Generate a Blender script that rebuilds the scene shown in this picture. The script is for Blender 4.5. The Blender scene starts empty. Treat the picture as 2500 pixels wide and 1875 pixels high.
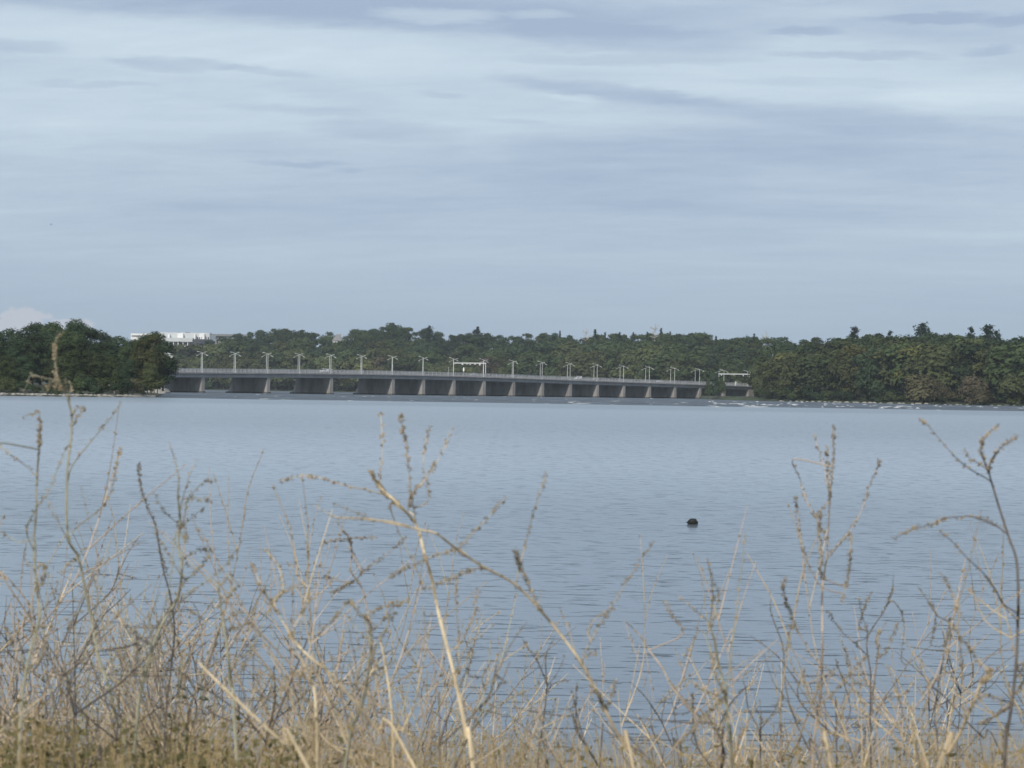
import bpy, math, random
import numpy as np
from mathutils import Matrix, Vector

R = math.radians
C = bpy.context.scene.collection
SC = bpy.context.scene
rng = np.random.default_rng(7)
random.seed(7)

# ------------------------------------------------------------------ camera
EYE, FPX, CX, CY = 3.4, 5350.0, 1250.0, 937.5
cam_data = bpy.data.cameras.new("camera")
cam = bpy.data.objects.new("camera", cam_data)
C.objects.link(cam)
cam_data.sensor_width = 36.0
cam_data.lens = FPX / 2500.0 * 36.0
cam_data.clip_start, cam_data.clip_end = 0.1, 30000.0
CAM_ROT = Matrix.Rotation(R(90.172), 4, 'X') @ Matrix.Rotation(R(0.888), 4, 'Z')
cam.matrix_world = Matrix.Translation((0, 0, EYE)) @ CAM_ROT
cam_data.dof.use_dof = True
cam_data.dof.focus_distance = 60.0
cam_data.dof.aperture_fstop = 17.0
SC.camera = cam

# ------------------------------------------------------------------ view, sky and sun
SC.view_settings.view_transform = 'Standard'
SC.view_settings.look = 'None'
SC.view_settings.exposure = 0.0
SC.view_settings.gamma = 1.0
SC.view_settings.use_curve_mapping = False
SUN_EL, SUN_AZ = 36.0, -158.0          # azimuth from +Y towards +X: behind the camera, a little left
world = bpy.data.worlds.new("World")
SC.world = world
world.use_nodes = True
wt = world.node_tree


class NT:
    """small helper for node maths"""
    def __init__(s, tree):
        s.t = tree

    def n(s, typ, **kw):
        nd = s.t.nodes.new(typ)
        for k, v in kw.items():
            setattr(nd, k, v)
        return nd

    def put(s, sock, v):
        if v is None:
            return
        if isinstance(v, bpy.types.NodeSocket):
            s.t.links.new(v, sock)
        else:
            sock.default_value = v

    def m(s, op, a, b=None, c=None, clamp=False):
        nd = s.n('ShaderNodeMath', operation=op, use_clamp=clamp)
        for i, v in enumerate((a, b, c)):
            s.put(nd.inputs[i], v)
        return nd.outputs[0]

    def mix(s, f, a, b):
        nd = s.n('ShaderNodeMix', data_type='RGBA')
        s.put(nd.inputs[0], f); s.put(nd.inputs[6], a); s.put(nd.inputs[7], b)
        return nd.outputs[2]

    def ramp(s, v, lo, hi, a=0.0, b=1.0, smooth=True):
        nd = s.n('ShaderNodeMapRange', interpolation_type='SMOOTHSTEP' if smooth else 'LINEAR')
        s.put(nd.inputs[0], v)
        for i, x in enumerate((lo, hi, a, b)):
            s.put(nd.inputs[i + 1], x)
        return nd.outputs[0]

    def noise(s, vec, scale, detail=4.0, rough=0.55, dist=0.0):
        nd = s.n('ShaderNodeTexNoise')
        s.put(nd.inputs['Vector'], vec)
        nd.inputs['Scale'].default_value = scale
        nd.inputs['Detail'].default_value = detail
        nd.inputs['Roughness'].default_value = rough
        nd.inputs['Distortion'].default_value = dist
        return nd.outputs[0]

    def xyz(s, x, y, z=0.0):
        nd = s.n('ShaderNodeCombineXYZ')
        s.put(nd.inputs[0], x); s.put(nd.inputs[1], y); s.put(nd.inputs[2], z)
        return nd.outputs[0]


def yh(px):
    return 942.0 + (px - 500.0) * 0.0155


def build_world():
    wt.nodes.clear()
    g = NT(wt)
    out = g.n('ShaderNodeOutputWorld')
    bg = g.n('ShaderNodeBackground')
    bg.inputs[1].default_value = 0.1
    sky = g.n('ShaderNodeTexSky', sky_type='NISHITA')
    sky.sun_disc = False
    sky.sun_elevation = R(SUN_EL)
    sky.sun_rotation = R(SUN_AZ)
    sky.air_density, sky.dust_density, sky.ozone_density = 1.0, 1.2, 2.0
    tc = g.n('ShaderNodeTexCoord')
    sp = g.n('ShaderNodeSeparateXYZ')
    wt.links.new(tc.outputs['Generated'], sp.inputs[0])
    x, y, z = sp.outputs
    zz = g.m('MAXIMUM', z, 0.0)
    den = g.m('ADD', zz, 0.13)
    u = g.m('DIVIDE', x, den)
    v = g.m('DIVIDE', y, den)
    # a high thin veil of cloud seen on a flat layer, streaks drawn out across the view
    p1 = g.xyz(g.m('MULTIPLY', u, 0.55), g.m('ADD', g.m('MULTIPLY', v, 1.0), g.m('MULTIPLY', u, 0.12)))
    n1 = g.noise(p1, 1.3, 5.0, 0.55, 0.3)
    p2 = g.xyz(g.m('MULTIPLY', u, 1.1), g.m('ADD', g.m('MULTIPLY', v, 3.2), g.m('MULTIPLY', u, 0.25)), 7.3)
    n2 = g.noise(p2, 1.7, 6.0, 0.6, 0.5)
    p3 = g.xyz(g.m('MULTIPLY', u, 0.25), g.m('MULTIPLY', v, 0.6), 3.1)
    n3 = g.noise(p3, 1.1, 3.0, 0.5)
    veil = g.m('ADD', g.m('MULTIPLY', g.m('SUBTRACT', n1, 0.5), 1.0),
               g.m('MULTIPLY', g.m('SUBTRACT', n2, 0.5), 0.8))
    veil = g.m('ADD', veil, g.m('MULTIPLY', g.m('SUBTRACT', n3, 0.5), 0.6))
    p4 = g.xyz(g.m('MULTIPLY', u, 4.2), g.m('ADD', g.m('MULTIPLY', v, 8.0), g.m('MULTIPLY', u, 1.6)), 11.0)
    n4 = g.noise(p4, 1.5, 7.0, 0.66, 0.6)
    veil = g.m('ADD', veil, g.m('MULTIPLY', g.m('SUBTRACT', n4, 0.5), 0.50))
    # single cloud streaks: azimuth and elevation, edges broken by noise
    az = g.m('ARCTAN2', x, y)
    el = g.m('ARCSINE', z)
    w1 = g.noise(g.xyz(g.m('MULTIPLY', az, 22.0), g.m('MULTIPLY', el, 90.0), 1.7), 1.0, 4.0, 0.6)
    w2 = g.noise(g.xyz(g.m('MULTIPLY', az, 30.0), g.m('MULTIPLY', el, 170.0), 9.2), 1.0, 5.0, 0.65)
    azw = g.m('ADD', az, g.m('MULTIPLY', g.m('SUBTRACT', w1, 0.5), 0.035))
    elw = g.m('ADD', el, g.m('MULTIPLY', g.m('SUBTRACT', w2, 0.5), 0.0085))
    total = veil
    # (x, y, half width, half height, strength, slope): source pixels; positive = white veil, negative = blue grey
    F = [(800, 32, 1150, 40, -.46, .02), (1560, 108, 280, 30, -.40, .06), (410, 170, 150, 13, -.48, .02),
         (630, 186, 110, 10, -.38, .06), (40, 138, 90, 14, -.34, .03), (245, 222, 130, 7, -.30, 0),
         (720, 275, 160, 11, -.26, .05), (1060, 235, 52, 9, -.30, 0), (960, 325, 150, 24, -.34, .02),
         (720, 403, 110, 8, -.34, 0), (840, 422, 36, 6, -.25, 0), (1510, 155, 260, 11, -.30, 0),
         (1950, 93, 100, 11, -.42, 0), (2260, 68, 140, 10, -.42, 0), (2460, 80, 80, 13, -.46, -.05),
         (2060, 151, 170, 9, -.42, .02), (2370, 147, 55, 8, -.34, -.04), (2080, 217, 360, 12, -.22, .02),
         (1470, 228, 260, 19, -.34, .10), (1900, 285, 500, 26, -.30, .10), (1900, 430, 760, 90, -.45, .02),
         (1250, 540, 1000, 52, -.32, 0), (260, 562, 300, 26, -.22, 0), (200, 420, 260, 18, -.16, 0),
         (2100, 610, 600, 30, -.24, 0), (1240, 300, 60, 7, -.2, .04),
         (1040, 45, 125, 17, .62, 0), (1290, 45, 72, 11, .40, 0), (520, 120, 760, 60, .48, .02),
         (500, 260, 850, 90, .30, 0), (2000, 190, 560, 65, .36, .03), (2400, 262, 240, 40, .36, .03),
         (1880, 55, 240, 20, .24, -.06), (1250, 340, 500, 70, .14, 0), (1400, 243, 70, 7, .3, 0),
         (1950, 8, 280, 10, .3, 0), (150, 560, 500, 30, .1, 0), (2300, 590, 380, 16, .18, 0)]
    for (fx, fy, hw, hh, st, sl) in F:
        a0 = (fx - 1250) / FPX
        e0 = (yh(fx) - fy) / FPX
        da = g.m('SUBTRACT', azw, a0)
        de = g.m('ADD', g.m('SUBTRACT', elw, e0), g.m('MULTIPLY', da, sl))
        q = g.m('ADD', g.m('POWER', g.m('ABSOLUTE', g.m('DIVIDE', da, hw / FPX)), 2.0),
                g.m('POWER', g.m('ABSOLUTE', g.m('DIVIDE', de, hh / FPX)), 2.0))
        msk = g.ramp(q, 0.0, 2.2, st, 0.0)
        total = g.m('ADD', total, msk)
    amt = g.ramp(total, -0.62, 0.62, 0.0, 1.0, smooth=False)
    blue = g.mix(0.92, sky.outputs[0], (3.78, 4.76, 6.22, 1))
    white = g.mix(0.94, sky.outputs[0], (6.5, 7.6, 8.45, 1))
    col = g.mix(amt, blue, white)
    # the hazier air low over the horizon
    low = g.ramp(el, 0.005, 0.105, 0.92, 0.0)
    col = g.mix(low, col, g.mix(0.85, sky.outputs[0], (3.35, 4.42, 5.90, 1)))
    # one low bank of cumulus over the wooded point
    pn = g.noise(g.xyz(g.m('MULTIPLY', az, 190.0), g.m('MULTIPLY', el, 260.0), 4.4), 1.0, 8.0, 0.68)
    cu = None
    for (fx, fy, hw, hh) in ((75, 778, 75, 28), (20, 800, 120, 22), (190, 795, 70, 17), (-150, 790, 130, 40), (-420, 770, 120, 50)):
        a0 = (fx - 1250) / FPX
        e0 = (yh(fx) - fy) / FPX
        q = g.m('ADD', g.m('POWER', g.m('DIVIDE', g.m('SUBTRACT', az, a0), hw / FPX), 2.0),
                g.m('POWER', g.m('DIVIDE', g.m('SUBTRACT', el, e0), hh / FPX), 2.0))
        v_ = g.m('SUBTRACT', 1.0, q)
        cu = v_ if cu is None else g.m('MAXIMUM', cu, v_)
    cu = g.ramp(g.m('ADD', cu, g.m('MULTIPLY', g.m('SUBTRACT', pn, 0.5), 2.6)), 0.05, 0.75, 0.0, 0.72)
    col = g.mix(cu, col, (5.6, 5.75, 6.3, 1))
    wt.links.new(col, bg.inputs[0])
    wt.links.new(bg.outputs[0], out.inputs[0])


build_world()
sun_d = bpy.data.lights.new("sun", 'SUN')
sun_d.energy = 3.4
sun_d.angle = R(2.0)
sun_d.color = (1.0, 0.93, 0.83)
sun = bpy.data.objects.new("sun", sun_d)
C.objects.link(sun)
sdir = Vector((math.sin(R(SUN_AZ)) * math.cos(R(SUN_EL)), math.cos(R(SUN_AZ)) * math.cos(R(SUN_EL)), math.sin(R(SUN_EL))))
sun.rotation_euler = sdir.to_track_quat('Z', 'Y').to_euler()

# ------------------------------------------------------------------ helpers
ROT3 = CAM_ROT.to_3x3()


def at(px, py, D):
    """the point at distance D (along +Y) seen at a pixel of the 2500 x 1875 photograph"""
    r = ROT3 @ Vector(((px - CX) / FPX, -(py - CY) / FPX, -1.0))
    k = D / r.y
    return Vector((r.x * k, D, EYE + r.z * k))


def xw(px, D, z=0.0):
    """world X of photo column px at distance D (level with height z)"""
    py = yh(px) + (EYE - z) * FPX / D
    return at(px, py, D).x


def tag(o, label=None, cat=None, group=None, kind=None):
    if label: o['label'] = label
    if cat: o['category'] = cat
    if group: o['group'] = group
    if kind: o['kind'] = kind
    return o


def empty(name, loc=(0, 0, 0), rz=0.0):
    o = bpy.data.objects.new(name, None)
    o.empty_display_size = 0.2
    C.objects.link(o)
    o.location = loc
    o.rotation_euler = (0, 0, rz)
    return o


class MB:
    """collects vertices and faces for one mesh"""
    def __init__(s):
        s.v, s.f, s.nv = [], [], 0

    def add(s, verts, faces):
        verts = np.asarray(verts, dtype=np.float64).reshape(-1, 3)
        b = s.nv
        s.v.append(verts)
        s.f.extend([tuple(i + b for i in f) for f in faces])
        s.nv += len(verts)
        return s

    def box(s, c, size, rz=0.0, ax=None):
        sx, sy, sz = (q / 2 for q in size)
        P = np.array([(a * sx, b * sy, d * sz) for d in (-1, 1) for b in (-1, 1) for a in (-1, 1)], float)
        if ax is not None:
            P = P @ np.array(ax, float)
        elif rz:
            co, si = math.cos(rz), math.sin(rz)
            P = np.stack((P[:, 0] * co - P[:, 1] * si, P[:, 0] * si + P[:, 1] * co, P[:, 2]), 1)
        P = P + np.array(c, float)
        return s.add(P, [(0, 2, 3, 1), (4, 5, 7, 6), (0, 1, 5, 4), (2, 6, 7, 3), (0, 4, 6, 2), (1, 3, 7, 5)])

    def bar(s, a, b, w, h=None):
        """a rectangular bar from a to b"""
        a, b = np.array(a, float), np.array(b, float)
        d = b - a
        L = np.linalg.norm(d)
        d /= L
        up = np.array((0, 0, 1.0)) if abs(d[2]) < 0.9 else np.array((1.0, 0, 0))
        sx = np.cross(d, up); sx /= np.linalg.norm(sx)
        sz = np.cross(sx, d)
        return s.box((a + b) / 2, (L, w, h or w), ax=(d, sx, sz))

    def tube(s, pts, rad, sides=6, cap=True):
        pts = np.asarray(pts, float)
        n = len(pts)
        rad = np.broadcast_to(np.asarray(rad, float), (n,))
        t = np.gradient(pts, axis=0)
        t /= np.linalg.norm(t, axis=1)[:, None] + 1e-12
        ref = np.array((0, 0, 1.0)) if abs(t[0][2]) < 0.9 else np.array((0, 1.0, 0))
        ring = []
        for i in range(n):
            sx = np.cross(t[i], ref)
            nn = np.linalg.norm(sx)
            if nn < 1e-4:
                sx = np.cross(t[i], np.array((1.0, 0, 0))); nn = np.linalg.norm(sx)
            sx /= nn
            sy = np.cross(t[i], sx)
            an = np.arange(sides) * 2 * math.pi / sides
            ring.append(pts[i] + rad[i] * (np.cos(an)[:, None] * sx + np.sin(an)[:, None] * sy))
        V = np.concatenate(ring)
        F = [(i * sides + j, i * sides + (j + 1) % sides, (i + 1) * sides + (j + 1) % sides, (i + 1) * sides + j)
             for i in range(n - 1) for j in range(sides)]
        if cap:
            F.append(tuple(range(sides))[::-1])
            F.append(tuple((n - 1) * sides + j for j in range(sides)))
        return s.add(V, F)

    def prism(s, poly, y0, y1):
        """polygon in x,z pushed along y"""
        n = len(poly)
        V = [(x, y0, z) for x, z in poly] + [(x, y1, z) for x, z in poly]
        F = [tuple(range(n)), tuple(range(2 * n - 1, n - 1, -1))]
        F += [(i, i + n, (i + 1) % n + n, (i + 1) % n) for i in range(n)]
        return s.add(V, F)

    def mesh(s, name):
        me = bpy.data.meshes.new(name)
        me.from_pydata(np.concatenate(s.v).tolist(), [], s.f)
        me.update()
        return me

    def build(s, name, mat, parent=None, smooth=False):
        return link_mesh(name, s.mesh(name), mat, parent, smooth)


def link_mesh(name, me, mat, parent=None, smooth=False):
    if mat is not None and not me.materials:
        me.materials.append(mat)
    if smooth:
        me.polygons.foreach_set('use_smooth', [True] * len(me.polygons))
    o = bpy.data.objects.new(name, me)
    C.objects.link(o)
    if parent is not None:
        o.parent = parent
    return o


def quads_mesh(name, V, k=4, smooth=False):
    """mesh of separate k-gons, V of shape (n, k, 3)"""
    V = np.asarray(V, dtype=np.float32)
    n = V.shape[0]
    me = bpy.data.meshes.new(name)
    me.vertices.add(n * k)
    me.vertices.foreach_set('co', V.reshape(-1))
    me.loops.add(n * k)
    me.loops.foreach_set('vertex_index', np.arange(n * k, dtype=np.int32))
    me.polygons.add(n)
    me.polygons.foreach_set('loop_start', np.arange(0, n * k, k, dtype=np.int32))
    me.update(calc_edges=True)
    return me


def unit(a):
    return a / (np.linalg.norm(a, axis=-1, keepdims=True) + 1e-12)


def leaf_quads(P, N, size, r, aspect=1.0):
    """one four-cornered leaf clump per point P, facing roughly N"""
    n = len(P)
    t = unit(np.cross(N, r.normal(size=(n, 3))))
    b = np.cross(N, t)
    s = (np.asarray(size) * r.uniform(0.6, 1.35, n))[:, None]
    q = np.stack((P - t * s * aspect, P - b * s * 0.62 + N * s * 0.12, P + t * s * aspect, P + b * s * 0.62 - N * s * 0.1), 1)
    return q


# ------------------------------------------------------------------ materials
def new_mat(name):
    m = bpy.data.materials.new(name)
    m.use_nodes = True
    m.node_tree.nodes.clear()
    g = NT(m.node_tree)
    out = g.n('ShaderNodeOutputMaterial')
    return m, g, out


def mat_plain(name, c, rough=0.7, var=0.25, scale=1.5, spec=0.3, metal=0.0, streak=None):
    m, g, out = new_mat(name)
    p = g.n('ShaderNodeBsdfPrincipled')
    tc = g.n('ShaderNodeTexCoord')
    mp = g.n('ShaderNodeMapping')
    m.node_tree.links.new(tc.outputs['Object'], mp.inputs[0])
    if streak:
        mp.inputs['Scale'].default_value = streak
    n = g.noise(mp.outputs[0], scale, 5.0, 0.6)
    k = g.ramp(n, 0.3, 0.7, 1.0 - var, 1.0 + var * 0.6)
    vm = g.n('ShaderNodeVectorMath', operation='SCALE')
    vm.inputs[0].default_value = c[:3]
    m.node_tree.links.new(k, vm.inputs['Scale'])
    m.node_tree.links.new(vm.outputs[0], p.inputs['Base Color'])
    p.inputs['Roughness'].default_value = rough
    p.inputs['Specular IOR Level'].default_value = spec
    p.inputs['Metallic'].default_value = metal
    m.node_tree.links.new(p.outputs[0], out.inputs[0])
    return m


def mat_leaf(name, c, var=0.22, trans=0.25):
    m, g, out = new_mat(name)
    tc = g.n('ShaderNodeTexCoord')
    oi = g.n('ShaderNodeObjectInfo')
    n = g.noise(tc.outputs['Object'], 0.35, 3.0, 0.6)
    k = g.m('ADD', g.ramp(n, 0.3, 0.7, 1 - var, 1 + var), g.m('MULTIPLY', g.m('SUBTRACT', oi.outputs['Random'], 0.5), 0.60))
    vm = g.n('ShaderNodeVectorMath', operation='SCALE')
    hs = g.n('ShaderNodeHueSaturation')
    hs.inputs['Color'].default_value = (*c, 1)
    g.put(hs.inputs['Hue'], g.m('ADD', 0.485, g.m('MULTIPLY', oi.outputs['Random'], 0.03)))
    m.node_tree.links.new(hs.outputs[0], vm.inputs[0])
    m.node_tree.links.new(k, vm.inputs['Scale'])
    d = g.n('ShaderNodeBsdfDiffuse')
    t = g.n('ShaderNodeBsdfTranslucent')
    mx = g.n('ShaderNodeMixShader')
    mx.inputs[0].default_value = trans
    m.node_tree.links.new(vm.outputs[0], d.inputs[0])
    m.node_tree.links.new(vm.outputs[0], t.inputs[0])
    m.node_tree.links.new(d.outputs[0], mx.inputs[1])
    m.node_tree.links.new(t.outputs[0], mx.inputs[2])
    m.node_tree.links.new(mx.outputs[0], out.inputs[0])
    return m


def mat_water():
    m, g, out = new_mat("water")
    geo = g.n('ShaderNodeNewGeometry')
    sp = g.n('ShaderNodeSeparateXYZ')
    m.node_tree.links.new(geo.outputs['Position'], sp.inputs[0])
    x, y, _ = sp.outputs
    wob = g.noise(g.xyz(g.m('MULTIPLY', x, 0.02), g.m('MULTIPLY', y, 0.02)), 1.0, 3.0)
    # broken fast water beyond the smooth reach
    yw = g.m('ADD', y, g.m('MULTIPLY', g.m('SUBTRACT', wob, 0.5), 60.0))
    rap = g.ramp(yw, 575.0, 610.0)
    mid = g.ramp(yw, 395.0, 470.0)
    churn = g.noise(g.xyz(g.m('MULTIPLY', x, 0.09), g.m('MULTIPLY', y, 0.045), 14.0), 1.0, 4.0, 0.65)
    churn = g.ramp(churn, 0.36, 0.62, 0.55, 1.30)
    # wind lanes: calmer and busier patches of the surface
    lane = g.noise(g.xyz(g.m('MULTIPLY', x, 0.012), g.m('MULTIPLY', y, 0.05), 8.0), 1.0, 3.0, 0.6)
    lk = g.ramp(lane, 0.3, 0.7, 0.6, 1.3)
    h1 = g.noise(g.xyz(g.m('MULTIPLY', x, 1.6), g.m('MULTIPLY', y, 3.4)), 1.0, 3.0, 0.5, 0.3)
    h2 = g.noise(g.xyz(g.m('MULTIPLY', x, 0.22), g.m('MULTIPLY', y, 0.75), 3.0), 1.0, 2.0, 0.5, 0.3)
    # short steep wavelets scattered over the calm surface
    h3 = g.noise(g.xyz(g.m('MULTIPLY', x, 1.3), g.m('MULTIPLY', y, 5.0), 5.0), 1.0, 2.0, 0.5, 0.2)
    h3 = g.ramp(h3, 0.60, 0.74)
    h = g.m('ADD', g.m('MULTIPLY', h1, 0.0095), g.m('MULTIPLY', h2, 0.020))
    h = g.m('MULTIPLY', g.m('ADD', h, g.m('MULTIPLY', h3, 0.027)), lk)
    amp = g.m('ADD', g.m('ADD', 1.0, g.m('MULTIPLY', rap, 50.0)), g.m('MULTIPLY', mid, 1.0))
    h = g.m('MULTIPLY', g.m('MULTIPLY', h, amp), g.ramp(y, 90.0, 420.0, 1.0, 0.35))
    b = g.n('ShaderNodeBump')
    b.inputs['Strength'].default_value = 1.0
    b.inputs['Distance'].default_value = WAVE
    m.node_tree.links.new(h, b.inputs['Height'])
    # clear reflecting skin over the murky river body
    fr = g.n('ShaderNodeFresnel')
    fr.inputs['IOR'].default_value = 1.333
    m.node_tree.links.new(b.outputs[0], fr.inputs['Normal'])
    gl = g.n('ShaderNodeBsdfGlossy', distribution='MULTI_GGX')
    gl.inputs['Color'].default_value = (0.95, 0.975, 1.0, 1)
    g.put(gl.inputs['Roughness'], g.m('ADD', g.ramp(y, 20.0, 120.0, 0.08, 0.28), g.m('MULTIPLY', rap, 0.20)))
    m.node_tree.links.new(b.outputs[0], gl.inputs['Normal'])
    df = g.n('ShaderNodeBsdfDiffuse')
    df.inputs['Color'].default_value = (0.094, 0.114, 0.137, 1)
    mx = g.n('ShaderNodeMixShader')
    g.put(mx.inputs[0], g.m('MULTIPLY', fr.outputs[0], g.m('SUBTRACT', g.ramp(y, 25.0, 220.0, 1.0, 0.66), g.m('ADD', g.m('MULTIPLY', g.m('MULTIPLY', rap, churn), 0.46), g.m('MULTIPLY', mid, 0.10)))))  # reflection dimmed by distance and over the rapids, painted into the mix
    m.node_tree.links.new(df.outputs[0], mx.inputs[1])
    m.node_tree.links.new(gl.outputs[0], mx.inputs[2])
    m.node_tree.links.new(mx.outputs[0], out.inputs[0])
    return m


WAVE = 1.0
M = {}
M['water'] = mat_water()
M['concrete'] = mat_plain('concrete', (0.285, 0.27, 0.255), 0.85, 0.30, 0.25, streak=(1, 1, 0.35))
M['fascia'] = mat_plain('fascia concrete', (0.25, 0.25, 0.26), 0.85, 0.18, 0.2)
M['stained'] = mat_plain('stained concrete', (0.10, 0.095, 0.09), 0.8, 0.4, 0.5)
M['asphalt'] = mat_plain('asphalt', (0.05, 0.05, 0.052), 0.9, 0.2, 0.5)
M['steel'] = mat_plain('painted steel rail', (0.36, 0.37, 0.39), 0.6, 0.15, 2.0)
M['pole'] = mat_plain('pale galvanised steel', (0.64, 0.65, 0.64), 0.45, 0.10, 2.0)
M['white_paint'] = mat_plain('white paint', (0.80, 0.80, 0.80), 0.4, 0.06, 2.0, spec=0.5)
M['white_wall'] = mat_plain('white wall', (0.76, 0.76, 0.75), 0.7, 0.05, 0.1)
M['pale_wall'] = mat_plain('pale grey wall', (0.50, 0.52, 0.53), 0.7, 0.08, 0.1)
M['grey_wall'] = mat_plain('grey wall', (0.26, 0.25, 0.25), 0.8, 0.12, 0.1)
M['dark_clad'] = mat_plain('dark cladding', (0.045, 0.05, 0.06), 0.6, 0.15, 0.2)
M['glass'] = mat_plain('dark window glass', (0.02, 0.025, 0.03), 0.12, 0.1, 0.5, spec=0.6)
M['roof'] = mat_plain('grey shingle', (0.20, 0.20, 0.20), 0.9, 0.15, 0.6)
M['tyre'] = mat_plain('tyre rubber', (0.02, 0.02, 0.02), 0.9, 0.1, 3.0)
M['rim'] = mat_plain('wheel metal', (0.45, 0.45, 0.46), 0.35, 0.1, 3.0, metal=0.7)
M['lamp_glass'] = mat_plain('lamp lens', (0.7, 0.7, 0.68), 0.2, 0.05, 3.0, spec=0.6)
M['beige_paint'] = mat_plain('beige paint', (0.42, 0.38, 0.30), 0.35, 0.06, 2.0, spec=0.5)
M['silver_paint'] = mat_plain('silver paint', (0.50, 0.51, 0.52), 0.35, 0.06, 2.0, spec=0.5)
M['sign_face'] = mat_plain('pale sign face', (0.78, 0.79, 0.80), 0.5, 0.04, 1.0)
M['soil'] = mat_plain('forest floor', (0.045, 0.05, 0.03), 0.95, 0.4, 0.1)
M['bank'] = mat_plain('dry bank soil', (0.16, 0.13, 0.08), 0.95, 0.4, 1.5)
M['grass'] = mat_plain('meadow', (0.042, 0.058, 0.028), 0.95, 0.3, 0.1)
M['rock'] = mat_plain('pale river rock', (0.27, 0.26, 0.24), 0.85, 0.35, 0.8)
M['shore'] = mat_plain('pale shore gravel', (0.23, 0.215, 0.19), 0.9, 0.6, 0.5)
M['foam'] = mat_plain('white water', (0.48, 0.49, 0.50), 0.7, 0.08, 1.0)
M['bark'] = mat_plain('bark', (0.10, 0.085, 0.07), 0.9, 0.3, 1.5)
M['pale_bark'] = mat_plain('pale bark', (0.42, 0.40, 0.36), 0.9, 0.3, 1.5)
M['feather'] = mat_plain('dark feathers', (0.018, 0.020, 0.018), 0.6, 0.4, 18.0)
M['bill'] = mat_plain('dusky bill', (0.05, 0.05, 0.045), 0.4, 0.2, 30.0)
M['leaf_deep'] = mat_leaf('leaves deep green', (0.045, 0.066, 0.035))
M['leaf_mid'] = mat_leaf('leaves mid green', (0.064, 0.086, 0.038))
M['leaf_olive'] = mat_leaf('leaves olive green', (0.086, 0.099, 0.044))
M['leaf_yellow'] = mat_leaf('leaves yellow green', (0.118, 0.122, 0.046))
M['leaf_brown'] = mat_leaf('leaves turning brown', (0.104, 0.094, 0.054))
M['leaf_russet'] = mat_leaf('leaves turning russet', (0.096, 0.079, 0.054))
M['needle'] = mat_leaf('needles dark green', (0.032, 0.052, 0.034))
M['stem_tan'] = mat_plain('dry tan stem', (0.48, 0.39, 0.26), 0.8, 0.25, 14.0)
M['stem_straw'] = mat_plain('bleached straw stem', (0.66, 0.54, 0.36), 0.75, 0.2, 14.0)
M['stem_green'] = mat_plain('grey green stem', (0.33, 0.32, 0.235), 0.8, 0.25, 14.0)
M['stem_dark'] = mat_plain('dark dry stem', (0.12, 0.105, 0.095), 0.85, 0.25, 14.0)
M['stem_pink'] = mat_plain('pinkish tan stem', (0.45, 0.36, 0.275), 0.8, 0.25, 14.0)
M['seed'] = mat_plain('dry seed husk', (0.33, 0.295, 0.235), 0.9, 0.4, 40.0)
M['seed_pale'] = mat_plain('pale dry fluff', (0.40, 0.33, 0.23), 0.9, 0.35, 40.0)
M['weed_leaf'] = mat_plain('dark weed leaf', (0.050, 0.060, 0.035), 0.7, 0.3, 20.0)
M['brush'] = mat_leaf('yellow green brush', (0.27, 0.225, 0.11), 0.4, 0.3)
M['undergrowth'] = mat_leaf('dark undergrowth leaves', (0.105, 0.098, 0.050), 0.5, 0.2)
M['dry_grass'] = mat_leaf('dry grass', (0.42, 0.33, 0.17), 0.35, 0.3)

# ------------------------------------------------------------------ water and land
def interp(x, pts):
    xs = [p[0] for p in pts]
    return float(np.interp(x, xs, [p[1] for p in pts]))


wm = MB()
wm.add([(-9000, -60, 0), (9000, -60, 0), (9000, 14000, 0), (-9000, 14000, 0)], [(0, 1, 2, 3)])
tag(wm.build('water', M['water']), kind='structure')

SKY = [(-300, 800), (430, 826), (513, 822), (550, 818), (575, 817), (600, 812), (640, 806), (675, 800), (700, 803), (715, 810),
       (730, 805), (765, 808), (775, 815), (800, 813), (808, 824), (820, 822), (840, 815), (860, 805), (890, 806), (940, 799),
       (955, 793), (970, 797), (1000, 797), (1020, 801), (1045, 799), (1065, 810), (1090, 820), (1120, 812), (1150, 806),
       (1165, 801), (1195, 817), (1210, 813), (1240, 815), (1275, 819), (1290, 812), (1330, 808), (1365, 813), (1400, 815),
       (1440, 818), (1475, 815), (1500, 819), (1530, 815), (1580, 817), (1625, 815), (1655, 813), (1675, 815), (1700, 812),
       (1725, 817), (1735, 830), (1765, 827), (1800, 827), (1840, 825), (1870, 823), (1900, 826), (1950, 826), (1975, 823),
       (2000, 818), (2030, 822), (2050, 818), (2085, 812), (2105, 815), (2160, 815), (2205, 821), (2240, 816), (2270, 813),
       (2300, 815), (2330, 824), (2350, 818), (2380, 815), (2440, 826), (2460, 836), (2500, 828), (2800, 820), (3200, 815)]
SHORE = [(-900, 2050), (-300, 1950), (400, 1850), (800, 1780), (1200, 1690), (1500, 1600), (1640, 1520), (1705, 1440),
         (1716, 1370), (1722, 1310), (1760, 1245), (1840, 1190), (1950, 1130), (2200, 1060), (2500, 975), (2900, 850), (3300, 760)]
RIDGE = [(p, d + (170 if p < 1600 else 190 + (150 if 1690 < p < 1850 else 0))) for p, d in SHORE]


def terrain_z(px, s):
    """height of the far bank: s = 0 at the shore, 1 on the wooded ridge"""
    D = interp(px, RIDGE)
    zt = at(px, interp(px, SKY) + 4, D).z - 17.0
    zt = max(zt, 6.0)
    full = 1.2 + (zt - 1.2) * max(0.0, min(1.0, (s - 0.12) / 0.88)) ** 1.1
    # level ground where the road comes ashore
    w = float(np.interp(px, [1660, 1695, 1850, 1885], [0, 1, 1, 0]))
    flat = 2.0 + (zt - 2.0) * max(0.0, min(1.0, (s - 0.84) / 0.16))
    return full * (1 - w) + flat * w


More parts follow.
